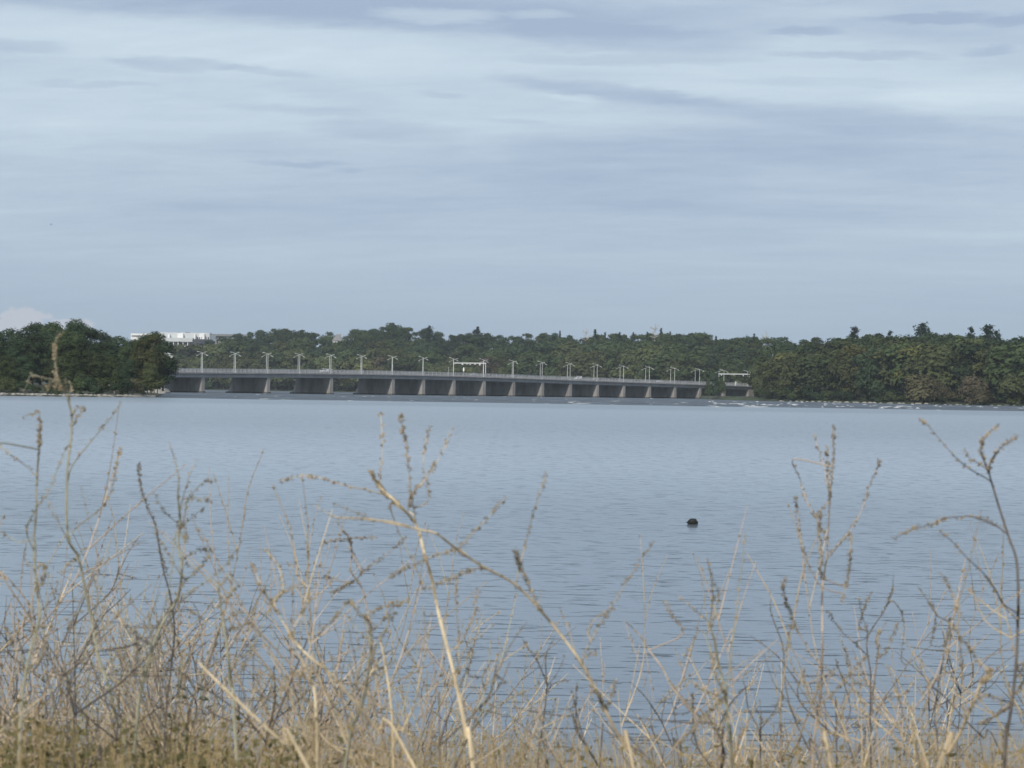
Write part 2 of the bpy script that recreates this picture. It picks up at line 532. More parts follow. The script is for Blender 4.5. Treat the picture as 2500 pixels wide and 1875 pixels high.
def far_point(px, s):
    D = interp(px, SHORE) * (1 - s) + interp(px, RIDGE) * s
    return D


def build_far_land():
    cols = list(range(-900, 1600, 50)) + list(range(1600, 1941, 10)) + list(range(1950, 3301, 50))
    rows = [-0.06, 0.0, 0.06, 0.15, 0.3, 0.5, 0.75, 0.84, 0.92, 1.0]
    V, F = [], []
    for px in cols:
        for s in rows:
            D = far_point(px, s)
            z = -0.8 if s < 0 else (0.25 if s == 0 else terrain_z(px, s))
            V.append((xw(px, D), D, z))
        D = far_point(px, 1.0)
        z = terrain_z(px, 1.0)
        V.append((xw(px, D) * 1.3, D * 1.3, z))
        V.append((xw(px, D) * 6, D * 6, 10.0))
    n = len(rows) + 2
    for i in range(len(cols) - 1):
        for j in range(n - 1):
            F.append((i * n + j, (i + 1) * n + j, (i + 1) * n + j + 1, i * n + j + 1))
    m = MB().add(V, F)
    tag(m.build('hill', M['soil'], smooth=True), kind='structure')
    # strip of green bank at the water under and beyond the bridge
    m = MB()
    V, F = [], []
    cols = list(range(380, 2601, 20))
    for px in cols:
        D = interp(px, SHORE) - 1.5
        j = 0.5 * math.sin(px * 0.13) + 0.3 * math.sin(px * 0.41)
        V += [(xw(px, D), D, -0.2), (xw(px, D + 4), D + 4, 0.9 + 0.3 * j), (xw(px, D + 25), D + 25, 1.9 + 0.3 * j)]
    for i in range(len(cols) - 1):
        for j in range(2):
            F.append((i * 3 + j, (i + 1) * 3 + j, (i + 1) * 3 + j + 1, i * 3 + j + 1))
    tag(m.add(V, F).build('meadow_bank', M['grass'], smooth=True), kind='structure')


build_far_land()

# the wooded point at the left
POINT = [(-900, 520), (-500, 540), (-100, 560), (120, 568), (250, 580), (340, 598), (378, 618), (392, 650), (396, 720),
         (402, 820), (360, 1000), (300, 1120), (-900, 1200)]


def build_point():
    P = [(xw(px, D), D) for px, D in POINT]
    c = np.mean(np.array(P), 0)
    V, F = [], []
    n = len(P)
    for k, (ins, z) in enumerate(((0, -0.6), (0.5, 0.12), (7, 0.6), (16, 1.3), (40, 3.0))):
        for i, (x, y) in enumerate(P):
            a = np.array(P[i - 1]); b = np.array(P[(i + 1) % n])
            t = (b - a) / np.linalg.norm(b - a)
            nrm = np.array((-t[1], t[0]))
            V.append((x + nrm[0] * ins, y + nrm[1] * ins, z))
    for k in range(4):
        for i in range(n):
            F.append((k * n + i, k * n + (i + 1) % n, (k + 1) * n + (i + 1) % n, (k + 1) * n + i))
    F.append(tuple(4 * n + i for i in range(n)))
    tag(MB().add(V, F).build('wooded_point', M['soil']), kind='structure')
    # pale gravel beach along its waterline
    V, F = [], []
    cols = list(range(-500, 385, 8))
    for px in cols:
        D = interp(px, POINT[:7])
        j = math.sin(px * .21) + math.sin(px * .077 + 1)
        V += [(xw(px, D - 2.0), D - 2.0, -0.15), (xw(px, D + 2.5), D + 2.5, 0.22 + 0.08 * j), (xw(px, D + 6.5 + j), D + 6.5 + j, 0.62 + 0.14 * j), (xw(px, D + 9), D + 9, 0.55)]
    for i in range(len(cols) - 1):
        for j in range(3):
            F.append((i * 4 + j, (i + 1) * 4 + j, (i + 1) * 4 + j + 1, i * 4 + j + 1))
    tag(MB().add(V, F).build('gravel_beach', M['shore']), kind='structure')


build_point()


def bank_z(y):
    return float(np.interp(y, [-60, 2, 17, 19], [1.9, 1.75, -0.30, -0.6]))


def build_bank():
    V, F = [], []
    xs = np.linspace(-60, 60, 121)
    ys = [-60, -30, -12, -4, 0, 1, 2, 3, 4, 5, 6, 7, 8, 9, 10, 12, 14, 17]
    for x in xs:
        for y in ys:
            b = 0.06 * math.sin(x * 2.1 + y) + 0.05 * math.sin(x * .7 - y * 1.9)
            V.append((x, y, bank_z(y) + b))
    n = len(ys)
    for i in range(len(xs) - 1):
        for j in range(n - 1):
            F.append((i * n + j, (i + 1) * n + j, (i + 1) * n + j + 1, i * n + j + 1))
    tag(MB().add(V, F).build('riverbank', M['bank'], smooth=True), kind='structure')


build_bank()

# ------------------------------------------------------------------ bridge
STX = [333, 416, 498, 578, 660, 735, 812, 886, 962, 1035, 1111, 1184, 1257, 1331, 1396, 1462, 1527, 1590, 1649, 1714, 1772, 1829, 1886]
# column 2 is the first lamp in view; distances and deck heights follow the lamp heights in the photo
def st_D(i):
    return 1070.0 + (i - 2) / 17.0 * 330.0


DECK_Y = [(333, 909), (416, 909.5), (498, 910.5), (660, 911), (812, 912.5), (962, 914.5), (1035, 916), (1111, 918), (1184, 920.5), (1257, 923), (1331, 925.5),
          (1396, 928), (1462, 930.5), (1527, 933), (1590, 935), (1649, 937), (1714, 939), (1772, 941), (1829, 943), (1886, 945)]
NEAR = [at(px, interp(px, DECK_Y), st_D(i)) for i, px in enumerate(STX)]
# smooth the line a little so that the deck runs as one even sweep
A_ = np.array([tuple(p) for p in NEAR])
for _ in range(4):
    A_[1:-1] = 0.25 * A_[:-2] + 0.5 * A_[1:-1] + 0.25 * A_[2:]
NEAR = [Vector(p) for p in A_]
WID = 26.5
TAN, NRM = [], []
for i in range(len(NEAR)):
    a, b = NEAR[max(0, i - 1)], NEAR[min(len(NEAR) - 1, i + 1)]
    t = Vector((b.x - a.x, b.y - a.y, 0)).normalized()
    TAN.append(t)
    NRM.append(Vector((-t.y, t.x, 0)))           # away from the camera, across the road


def bp(i, across, up):
    """point at (fractional) station i, metres across from the near edge, metres above the deck"""
    k = max(0, min(len(NEAR) - 2, int(math.floor(i))))
    f = i - k
    p = NEAR[k].lerp(NEAR[k + 1], f)
    n = NRM[k].lerp(NRM[k + 1], f)
    return p + n * across + Vector((0, 0, up))


def sweep(prof, i0, i1, closed=True, step=0.5):
    """profile of (across, up) carried along the bridge"""
    m = MB()
    n = len(prof)
    st = np.arange(i0, i1 + 1e-6, step)
    V = [tuple(bp(s, a, u)) for s in st for a, u in prof]
    F = []
    for k in range(len(st) - 1):
        for j in range(n if closed else n - 1):
            j2 = (j + 1) % n
            F.append((k * n + j, (k + 1) * n + j, (k + 1) * n + j2, k * n + j2))
    F.append(tuple(range(n)))
    F.append(tuple((len(st) - 1) * n + j for j in range(n))[::-1])
    return m.add(V, F)


def build_bridge():
    L = len(NEAR) - 1
    br = empty('road_bridge', NEAR[2])
    br.location = (0, 0, 0)
    tag(br, 'long low grey concrete road bridge on wall piers crossing the river', 'bridge')
    sweep([(0, 0.0), (0, -0.40), (0.35, -0.55), (WID - 0.35, -0.55), (WID, -0.40), (WID, 0.0)], 0, L).build('deck', M['fascia'], br)
    sweep([(0.9, -0.553), (0.9, -2.25), (1.7, -2.25), (1.7, -0.553)], 0, L).build('girder', M['fascia'], br)
    sweep([(WID - 1.7, -0.553), (WID - 1.7, -2.25), (WID - 0.9, -2.25), (WID - 0.9, -0.553)], 0, L).build('girder', M['fascia'], br)
    for c in (6.5, 11.0, 15.5):
        sweep([(c - .4, -0.553), (c - .4, -2.2), (c + .4, -2.2), (c + .4, -0.553)], 0, L).build('girder', M['fascia'], br)
    sweep([(3.05, 0.004), (3.05, 0.50), (WID / 2, 0.62), (WID - 3.05, 0.50), (WID - 3.05, 0.004)], 0, L).build('roadway', M['asphalt'], br)
    for a in (2.2, WID - 3.0):
        sweep([(a, 0.005), (a, 0.55), (a + 0.3, 0.66), (a + 0.8, 0.62), (a + 0.8, 0.005)], 0, L).build('kerb_barrier', M['concrete'], br)
    for a in (0.25, WID - 0.25):
        rl = sweep([(a - .06, 2.02), (a - .06, 2.14), (a + .06, 2.14), (a + .06, 2.02)], 0, L).build('railing', M['steel'], br)
        for h in (0.25, 1.15):
            sweep([(a - .04, h), (a - .04, h + .08), (a + .04, h + .08), (a + .04, h)], 0, L).build('rail', M['steel'], rl)
        bl, po = MB(), MB()
        N = L * 80
        for k in range(N):
            p = bp(k * L / N, a, 1.05)
            if k % 10 == 0:
                po.box(p + Vector((0, 0, 0.02)), (0.24, 0.24, 2.1), rz=math.atan2(TAN[min(L, int(k * L / N))].y, TAN[min(L, int(k * L / N))].x))
            else:
                bl.box(p, (0.055, 0.05, 2.0), rz=math.atan2(TAN[min(L, int(k * L / N))].y, TAN[min(L, int(k * L / N))].x))
        tag(bl.build('baluster', M['steel'], rl), kind='stuff')
        tag(po.build('railing_post', M['steel'], rl), kind='stuff')
    # wall piers, with a sloping ice-breaker nose at the upstream end
    for i in (0, 2, 4, 6, 8, 9, 10, 11, 12, 13, 14, 15, 16, 17, 18, 19, 20):
        p0, t, n = NEAR[i], TAN[i], NRM[i]
        base = p0.z
        top = -2.253
        def W(al, ac, z):
            q = p0 + t * al + n * ac
            return (q.x, q.y, z)
        th = 1.15
        zt = base + top
        zs = 0.62 * zt
        V = [W(-th, 0.9, -1), W(th, 0.9, -1), W(th, WID - 1, -1), W(0, WID + 3.6, -1), W(-th, WID - 1, -1),
             W(-th, 0.9, zt), W(th, 0.9, zt), W(th, WID - 1, zt), W(0, WID - 0.2, zt), W(-th, WID - 1, zt),
             W(0, WID - 0.2, zs)]
        F = [(0, 1, 6, 5), (1, 2, 7, 6), (4, 0, 5, 9), (5, 6, 7, 8, 9), (0, 4, 3, 2, 1),
             (2, 3, 10), (3, 4, 10), (2, 10, 8, 7), (10, 4, 9, 8)]
        pr = MB().add(V, F).build('pier', M['concrete'], br)
        # footing course, dark and wet just above the water
        V2 = [W(-th - .35, 0.5, -1), W(th + .35, 0.5, -1), W(th + .35, WID - 0.8, -1), W(0, WID + 4.3, -1), W(-th - .35, WID - 0.8, -1),
              W(-th - .3, 0.55, 0.75), W(th + .3, 0.55, 0.75), W(th + .3, WID - 0.9, 0.75), W(0, WID + 4.0, 0.75), W(-th - .3, WID - 0.9, 0.75)]
        F2 = [(0, 1, 6, 5), (1, 2, 7, 6), (2, 3, 8, 7), (3, 4, 9, 8), (4, 0, 5, 9), (5, 6, 7, 8, 9)]
        MB().add(V2, F2).build('footing', M['stained'], pr)
    # abutment in the right-hand bank
    m = MB()
    p0, t, n = NEAR[21], TAN[21], NRM[21]
    q = p0 + n * (WID / 2) + t * 3
    m.box((q.x, q.y, (p0.z - 2.3) / 2 - .5), (6, WID - 1.2, p0.z - 1.3), rz=math.atan2(t.y, t.x))
    m.build('abutment', M['concrete'], br)
    return br


build_bridge()


def make_lamp():
    r = empty('street_lamp')
    MB().tube([(0, 0, 0), (0, 0, 4.5), (0, 0, 9.6)], [.15, .12, .09], 8).build('pole', M['pole'], r)
    MB().box((0, 0, .18), (.55, .55, .36)).build('base', M['pole'], r)
    # one slanting arm over the pole head: high over the road (+x), low over the footway (-x)
    MB().tube([(-2.6, 0, 8.85), (-1.0, 0, 9.42), (0, 0, 9.62), (1.2, 0, 10.05), (2.7, 0, 10.35)], [.05, .06, .07, .06, .05], 6).build('arm', M['pole'], r)
    for sx, zc, sl in ((1, 10.37, .08), (-1, 8.72, .3)):
        h = MB()
        x0, x1 = sx * 2.35, sx * 3.65
        z0, z1 = zc, zc + (0.08 if sx > 0 else -0.34)
        V = []
        for f, w, hh in ((0, .07, .05), (.25, .15, .08), (.8, .17, .07), (1, .09, .04)):
            x = x0 + (x1 - x0) * f; z = z0 + (z1 - z0) * f
            V += [(x, -w, z - hh * .6), (x, w, z - hh * .6), (x, w * .7, z + hh), (x, -w * .7, z + hh)]
        F = [(k * 4 + j, (k + 1) * 4 + j, (k + 1) * 4 + (j + 1) % 4, k * 4 + (j + 1) % 4) for k in range(3) for j in range(4)]
        F += [(0, 1, 2, 3), (15, 14, 13, 12)]
        hd = h.add(V, F).build('lamp_head', M['pole'], r)
        MB().box((x0 + (x1 - x0) * .55, 0, z0 + (z1 - z0) * .55 - .10), (.6, .3, .05)).build('lens', M['lamp_glass'], hd)
    return r


def copy_tree(o, parent=None):
    c = o.copy()
    C.objects.link(c)
    if parent is not None:
        c.parent = parent
    for ch in list(o.children):
        copy_tree(ch, c)
    return c


lamp0 = make_lamp()
ORD = ['first', 'second', 'third', 'fourth', 'fifth', 'sixth', 'seventh', 'eighth', 'ninth', 'tenth', 'eleventh', 'twelfth',
       'thirteenth', 'fourteenth', 'fifteenth', 'sixteenth', 'seventeenth', 'eighteenth', 'nineteenth', 'twentieth']
first = True
for i in range(2, 22):
    for side in (0, 1):
        o = lamp0 if first else copy_tree(lamp0)
        first = False
        p = bp(i, 1.6 if side == 0 else WID - 1.6, 0.03)
        n = NRM[i]
        ang = math.atan2(n.y, n.x)
        o.location = p
        o.rotation_euler = (0, 0, ang if side == 0 else ang + math.pi)
        which = ORD[i - 2]
        if side == 0:
            tag(o, f'{which} tall pale street lamp from the wooded point, along the near railing', 'street lamp', 'street lamps on the bridge')
        else:
            tag(o, f'{which} tall pale street lamp from the wooded point, along the far railing', 'street lamp', 'street lamps on the bridge')


def build_gantry(i, label, white_x):
    a, b = bp(i, 0.9, 0), bp(i, WID - 0.9, 0)
    r = empty('sign_gantry', a)
    d = b - a
    off = TAN[i] * 0.9
    for q in (off, d + off):
        MB().tube([q, q + Vector((0, 0, 8.1))], [.22, .17], 8).build('post', M['pole'], r)
    z = Vector((0, 0, 7.9))
    MB().tube([off + z - d * .01, off + z + d * 1.01], .24, 8).build('beam', M['white_paint'], r)
    for f, w, h in white_x:
        q = off + d * f + z
        ang = math.atan2(d.y, d.x)
        MB().bar(q, q - Vector((0, 0, .35)), .08).box(q - Vector((0, 0, .35 + h / 2)), (w, .25, h), rz=ang).build('signal', M['sign_face'], r)
    tag(r, label, 'gantry', 'lane signal gantries over the bridge')


build_gantry(11, 'white beam gantry with hanging lane signals mid bridge', [(.18, .9, .8), (.33, .6, .5), (.48, .4, .7), (.58, .6, .4), (.72, .9, .6)])
build_gantry(21, 'white beam gantry with hanging lane signals where bridge meets trees', [(.2, .5, 1.0), (.5, .5, .4), (.92, .5, .7)])

# white oval sign and a bare post between the first gantry's legs
p = bp(10.35, 2.0, 0)
r = empty('road_sign', p)
MB().tube([(0, 0, 0), (0, 0, 5.2)], .07, 6).build('post', M['pole'], r)
an = np.arange(12) * math.pi / 6
MB().prism([(math.cos(a) * .42, 4.0 + math.sin(a) * 1.25) for a in an], -.04, .04).build('sign_plate', M['sign_face'], r)
tag(r, 'tall white oval road sign under the mid bridge gantry', 'road sign')
p = bp(9.85, 2.0, 0)
m = MB().tube([(0, 0, 0), (0, 0, 4.7)], [.10, .07], 6)
m.box((0, 0, 4.75), (.22, .22, .3))
o = m.build('marker_post', M['pole']); o.location = p
tag(o, 'bare pale post beside the white oval road sign', 'post')
p = bp(20.5, 1.2, 0)
r = empty('signal_cabinet', p, math.atan2(TAN[20].y, TAN[20].x))
MB().box((0, 0, 1.35), (1.5, .8, 2.5)).build('body', M['white_paint'], r)
MB().box((0, -.42, 1.35), (1.3, .03, 2.2)).build('door', M['pale_wall'], r)
MB().box((0, 0, 2.66), (1.64, .94, .1)).build('lid', M['white_paint'], r)
tag(r, 'white roadside cabinet standing under the gantry by the trees', 'cabinet')


def make_car(name, paint, kind):
    r = empty(name)
    if kind == 'van':
        prof = [(-2.6, .38), (-2.65, 1.0), (-2.6, 1.95), (-2.4, 2.12), (1.0, 2.12), (1.75, 1.25), (2.5, 1.02), (2.62, .5), (2.5, .35)]
        side = [((-1.9, 1.3), (-1.9, 1.9), (-.4, 1.9), (-.4, 1.3)), ((-.2, 1.3), (-.2, 1.9), (.85, 1.9), (1.35, 1.3))]
        wx = 1.6; fr = ((1.08, 2.02), (1.72, 1.32))
    elif kind == 'pickup':
        prof = [(-2.7, .45), (-2.75, 1.05), (-.75, 1.07), (-.6, 1.85), (.55, 1.85), (1.25, 1.15), (2.6, 1.02), (2.7, .5), (2.5, .42)]
        side = [((-.5, 1.15), (-.42, 1.72), (.1, 1.72), (.1, 1.15)), ((.2, 1.15), (.2, 1.72), (.5, 1.72), (1.0, 1.15))]
        wx = 1.75; fr = ((.62, 1.76), (1.2, 1.2))
    else:
        prof = [(-2.2, .4), (-2.28, .85), (-1.85, 1.0), (-1.15, 1.45), (.25, 1.47), (1.05, 1.0), (2.1, .82), (2.25, .5), (2.1, .32)]
        side = [((-1.35, 1.0), (-1.0, 1.36), (-.4, 1.38), (-.4, 1.0)), ((-.3, 1.0), (-.3, 1.38), (.2, 1.38), (.75, 1.0))]
        wx = 1.4; fr = ((.32, 1.42), (1.0, 1.03))
    w = .9
    n = len(prof)
    V = []
    for y, k in ((-w, 1), (w, 1)):
        V += [(x, y * (0.86 if z > 1.2 else 1.0), z) for x, z in prof]
    F = [tuple(range(n)), tuple(range(2 * n - 1, n - 1, -1))] + [(i, i + n, (i + 1) % n + n, (i + 1) % n) for i in range(n)]
    MB().add(V, F).build('body', paint, r)
    for s in (-1, 1):
        for q in side:
            wv = [(x, s * (w * (0.86 if z > 1.2 else 1.0) + .02), z) for x, z in q]
            wb = [(x, s * (w * (0.86 if z > 1.2 else 1.0) - .04), z) for x, z in q]
            MB().add(wv + wb, [(0, 1, 2, 3), (7, 6, 5, 4), (0, 4, 5, 1), (1, 5, 6, 2), (2, 6, 7, 3), (3, 7, 4, 0)]).build('window', M['glass'], r)
        for x in (-wx, wx):
            wh = MB().tube([(x, s * .70, .36), (x, s * .93, .36)], .36, 12).build('wheel', M['tyre'], r)
            MB().tube([(x, s * .92, .36), (x, s * .95, .36)], .21, 8).build('rim', M['rim'], wh)
        MB().box((prof[-2][0] - .03, s * .62, .72), (.1, .34, .16)).build('headlight', M['lamp_glass'], r)
    (ax, az_), (bx, bz) = fr
    MB().add([(ax + .03, -.7, az_), (ax + .03, .7, az_), (bx + .03, .78, bz), (bx + .03, -.78, bz)], [(0, 1, 2, 3)]).build('windscreen', M['glass'], r)
    return r


def put_car(o, i, lane, rev, label, cat):
    p = bp(i, lane, 0.53)
    k = int(i)
    a = math.atan2(TAN[k].y, TAN[k].x)
    o.location = p
    o.rotation_euler = (0, 0, a + (math.pi if rev else 0))
    tag(o, label, cat, 'vehicles crossing the bridge')


def st_at(px):
    return float(np.interp(px, STX, range(len(STX))))


white_van = make_car('passing_van', M['white_paint'], 'van')
put_car(white_van, st_at(806), 4.6, True, 'bright white van driving on the bridge above the third pier', 'van')
silver_pickup = make_car('pickup_truck', M['silver_paint'], 'pickup')
put_car(silver_pickup, st_at(823), 4.8, True, 'silver pickup following the bright white van on the bridge', 'pickup')
wc = make_car('white_car', M['white_paint'], 'van')
put_car(wc, st_at(1425), 4.6, True, 'white minivan on the bridge just before the beige car', 'car')
bc = make_car('beige_car', M['beige_paint'], 'sedan')
put_car(bc, st_at(1468), 4.6, True, 'beige car driving on the bridge behind a white minivan', 'car')
wc2 = make_car('white_car', M['white_paint'], 'sedan')
put_car(wc2, st_at(1622), 4.6, True, 'low white sedan on the bridge nearest the wooded far shore', 'car')
gc = make_car('grey_car', M['silver_paint'], 'sedan')
put_car(gc, st_at(1168), 4.6, True, 'grey sedan on the bridge beneath the mid bridge gantry', 'car')

# concrete block and boulders by the first pier
m = MB()
p = at(383, 966, 900)
V = []
for k, (rx, ry, z) in enumerate(((5.2, 4.5, -1), (5.0, 4.2, .6), (4.2, 3.6, 1.7), (2.6, 2.6, 2.3))):
    for j in range(9):
        a = j * 2 * math.pi / 9
        q = 1 + .13 * math.sin(j * 3.1 + k)
        V.append((rx * q * math.cos(a), ry * q * math.sin(a), z))
F = [(k * 9 + j, k * 9 + (j + 1) % 9, (k + 1) * 9 + (j + 1) % 9, (k + 1) * 9 + j) for k in range(3) for j in range(9)] + [tuple(27 + j for j in range(9))]
o = m.add(V, F).build('boulder', M['rock'])
o.location = (p.x, 900, 0)
tag(o, 'big pale rock at the tip of the wooded point by the first pier', 'boulder')

# ------------------------------------------------------------------ buildings
def building(name, label, D, cat='building'):
    return tag(empty(name, (0, D, 0)), label, cat)


def wall_box(parent, name, mat, px0, py0, px1, py1, D, depth, Dref):
    """a block whose front face spans the pixels given, at distance D"""
    a, b = at(px0, py1, D), at(px1, py0, D)
    m = MB()
    m.box(((a.x + b.x) / 2, D + depth / 2 - Dref, (a.z + b.z) / 2), (abs(b.x - a.x), depth, abs(b.z - a.z)))
    return m.build(name, mat, parent)


def build_far_buildings():
    D = 2300.0
    b = building('white_apartment_building', 'large white flat roofed block with dark window bays above the trees', D)
    wall_box(b, 'wall', M['white_wall'], 318, 817, 514, 905, D + 14, 40, D)
    wall_box(b, 'upper_storey', M['pale_wall'], 392, 813, 512, 828, D + 8, 20, D)  # greyer tone paints the shaded facing between the bright panels
    for x0, x1, y0 in ((388, 398, 812), (433, 447, 814), (474, 477, 815), (486, 499, 815), (410, 414, 816)):  # whiter panels put the sunlit facings into the wall colour
        wall_box(b, 'wall_panel', M['white_wall'], x0, y0, x1, 828, D + 4, 5, D)
    wall_box(b, 'parapet', M['white_wall'], 320, 815, 393, 818.5, D + 12, 4, D)
    wall_box(b, 'terrace_front', M['pale_wall'], 386, 825, 470, 833.5, D - 2, 22, D)
    # loggia floor: dark recess behind pale columns
    wall_box(b, 'lower_wall', M['pale_wall'], 388, 833.5, 470, 905, D + 5, 20, D)
    for k, x in enumerate((390, 401, 412, 423, 434.5, 446, 458)):
        wd = wall_box(b, 'window', M['glass'], x + 2.5, 834.5, x + 8.8, 841, D + 1.5, 3, D)
        a = at(x + 5.6, 838, D + 1.3)
        MB().box((a.x, 1.2, a.z), (.35, .3, 2.9)).build('mullion', M['pale_wall'], wd)
        wall_box(b, 'window', M['glass'], x + 3, 846, x + 8.3, 851, D + 1.5, 3, D)
    for x in (400, 411.5, 422.5, 433.5, 445.5, 457):
        wall_box(b, 'column', M['white_wall'], x, 833.5, x + 2, 856, D - 1, 1.2, D)
    wall_box(b, 'balcony', M['white_wall'], 438, 842.5, 458, 846, D - 1.5, 3, D)
    wall_box(b, 'dark_wing', M['dark_clad'], 470, 828.5, 515, 905, D - 6, 16, D)
    for x in (478, 488, 498, 506):
        wall_box(b, 'window', M['glass'], x, 837, x + 5, 842, D - 6.4, 1, D)
    for x, w in ((481, 3), (486, 2), (491, 1.2), (502, 2), (507, 3)):
        wall_box(b, 'railing_screen', M['dark_clad'], x, 823, x + w, 828.4, D - 4, 1, D)
    for x, w in ((409, 5), (433, 6), (452, 10)):
        wall_box(b, 'roof_unit', M['dark_clad'], x, 811.2, x + w, 813, D + 12, 4, D)

    D = 2500.0
    b = building('long_grey_building', 'long low grey brown building along the skyline beside the white block', D)
    wall_box(b, 'wall', M['grey_wall'], 508, 820, 606, 905, D, 40, D)
    wall_box(b, 'roof', M['roof'], 506, 816.5, 608, 820, D - 2, 44, D)
    for x in (520, 533, 546, 559, 572):
        wall_box(b, 'window', M['glass'], x, 824, x + 5, 829, D - .4, 1, D)
    # small house with a hipped grey roof among the trees
    D = interp(825, RIDGE) - 25
    a, c = at(811, 838, D), at(836, 826, D)
    b = building('small_house', 'small white house with grey hipped roof peeping over the trees', D)
    x0, x1 = a.x, c.x
    mx = (x0 + x1) / 2
    zb, ze = a.z - 14, at(824, 832, D).z
    zr = at(824, 815.5, D).z
    w_ = (x1 - x0) / 2
    MB().box((mx, 6, (zb + ze) / 2), (2 * w_ - .8, 11, ze - zb)).build('wall', M['white_wall'], b)
    V = [(x0 - .4, -.4, ze), (x1 + .4, -.4, ze), (x1 + .4, 12.4, ze), (x0 - .4, 12.4, ze), (mx - 1.2, 6, zr), (mx + 1.6, 6, zr)]
    rf = MB().add(V, [(0, 1, 5, 4), (1, 2, 5), (2, 3, 4, 5), (3, 0, 4), (3, 2, 1, 0)]).build('roof', M['roof'], b)
    MB().box((mx + 2.2, 5, zr - .8), (.9, .9, 2.2)).build('chimney', M['grey_wall'], rf)
    for xx in (mx - 1.6, mx + 1.6):
        MB().box((xx, .48, ze - 1.8), (1.0, .1, 1.4)).build('window', M['glass'], b)


build_far_buildings()

# ------------------------------------------------------------------ trees
def broadleaf(seed, H, Wd, nl, leaf, dens, low=0.18, tilt=0.0):
    """crown mesh of leaf clumps on several lobes, and a forked trunk mesh"""
    r = np.random.default_rng(seed)
    lobes = []
    for k in range(nl):
        f = r.uniform(low, 0.90)
        prof = math.sin(math.pi * min(1, (f - low * 0.4) / (1.02 - low * 0.4))) ** 0.6
        a = r.uniform(0, 2 * math.pi)
        d = Wd * 0.5 * prof * math.sqrt(r.uniform(0.02, 0.62))
        rad = Wd * r.uniform(0.15, 0.27) * (0.75 + 0.35 * prof)
        lobes.append((np.array((d * math.cos(a), d * math.sin(a), f * H)), rad))
    lobes.append((np.array((r.normal() * Wd * .06, r.normal() * Wd * .06, H * 0.86)), Wd * 0.17))
    lobes.append((np.array((0, 0, H * 0.55)), Wd * 0.32))
    Q = []
    for c, rad in lobes:
        n = int(dens * 4 * math.pi * rad * rad / (leaf * leaf))
        d = unit(r.normal(size=(n, 3)))
        d[:, 2] = np.where(d[:, 2] < -0.35, -d[:, 2] * r.uniform(0.2, 1, n), d[:, 2])
        # lumpy radius so that each lobe breaks into twig ends with gaps
        lump = 1 + 0.16 * np.sin(d[:, 0] * 7 + seed) * np.sin(d[:, 1] * 8 + c[0]) + 0.12 * np.sin(d[:, 2] * 11 + c[1] + d[:, 0] * 5)
        rr = rad * lump * r.uniform(0.62, 1.06, n) ** 0.6
        P = c + d * rr[:, None] * np.array((1, 1, 0.86))
        N = unit(d * 1.1 + np.array((0, 0, 0.30)) + r.normal(size=(n, 3)) * 0.27)
        Q.append(leaf_quads(P, N, leaf * 0.62, r))
    crown = quads_mesh('crown', np.concatenate(Q))
    m = MB()
    m.tube([(0, 0, -1.0), (0.02 * Wd, 0, H * .25), (-.01 * Wd, .02 * Wd, H * .5), (0, 0, H * .8)], [H * .022, H * .016, H * .011, H * .004], 6)
    for c, rad in lobes[:min(8, nl)]:
        z0 = max(H * 0.15, c[2] - H * .22)
        m.tube([(0, 0, z0), tuple(c * np.array((.5, .5, 0)) + np.array((0, 0, (z0 + c[2]) / 2 + .02 * H))), tuple(c)], [H * .009, H * .006, H * .002], 5)
    return crown, m.mesh('trunk'), H


def conifer(seed, H, Wd, leaf, dens, pine=False):
    r = np.random.default_rng(seed)
    Q = []
    m = MB()
    m.tube([(0, 0, -1), (0, 0, H * .5), (0, 0, H * .98)], [H * .018, H * .012, H * .003], 6)
    layers = 13 if pine else 22
    for k in range(layers):
        f = 0.12 + 0.86 * (k + r.uniform(-.2, .2)) / (layers - 1)
        if pine:
            L = Wd * .5 * (1.05 - 0.75 * max(0, f - .2)) * r.uniform(.45, 1.15)
            nb = 6
        else:
            L = Wd * .5 * (1.03 - f) * r.uniform(.75, 1.15)
            nb = 7
        for b in range(nb):
            a = r.uniform(0, 6.283)
            Lb = L * r.uniform(.6, 1.1)
            dirv = np.array((math.cos(a), math.sin(a), .18 if pine else -.25))
            base = np.array((0, 0, f * H))
            m.tube([base, base + dirv * Lb], [H * .004, H * .0015], 4)
            n = max(6, int(dens * Lb * (2.6 if pine else 1.5) / leaf))
            t = r.uniform(.25 if pine else .05, 1.05, n)
            sp = (0.20 if pine else 0.12) * Lb + leaf * .35
            P = base + dirv * (Lb * t)[:, None] + r.normal(size=(n, 3)) * np.array((sp, sp, sp * (.8 if pine else .45)))
            N = unit(np.array((0, 0, 1.0)) + r.normal(size=(n, 3)) * .6)
            Q.append(leaf_quads(P, N, leaf * .6, r, 1.2))
    n = 25
    P = np.stack((r.normal(size=n) * .25, r.normal(size=n) * .25, H * r.uniform(.9, 1.02, n)), 1)
    Q.append(leaf_quads(P, unit(r.normal(size=(n, 3))), leaf * .45, r))
    return quads_mesh('crown', np.concatenate(Q)), m.mesh('trunk'), H


def bare_tree(seed, H):
    r = np.random.default_rng(seed)
    m, t = MB(), MB()
    t.tube([(0, 0, -1), (.2, 0, H * .5), (-.2, 0, H)], [H * .02, H * .014, H * .004], 6)
    for k in range(16):
        f = r.uniform(.55, .97)
        a = r.uniform(0, 6.283)
        L = H * r.uniform(.10, .24) * (1.25 - f * .6)
        p0 = np.array((0, 0, f * H))
        d = np.array((math.cos(a), math.sin(a), r.uniform(.4, 1.0)))
        p1 = p0 + d * L * .6
        p2 = p1 + (d + r.normal(size=3) * .4) * L * .5
        m.tube([p0, p1, p2], [.16, .11, .06], 4)
        for q in range(2):
            m.tube([p1, p1 + (d + r.normal(size=3) * .7) * L * .5], [.09, .04], 4)
    return m.mesh('branches'), t.mesh('trunk'), H


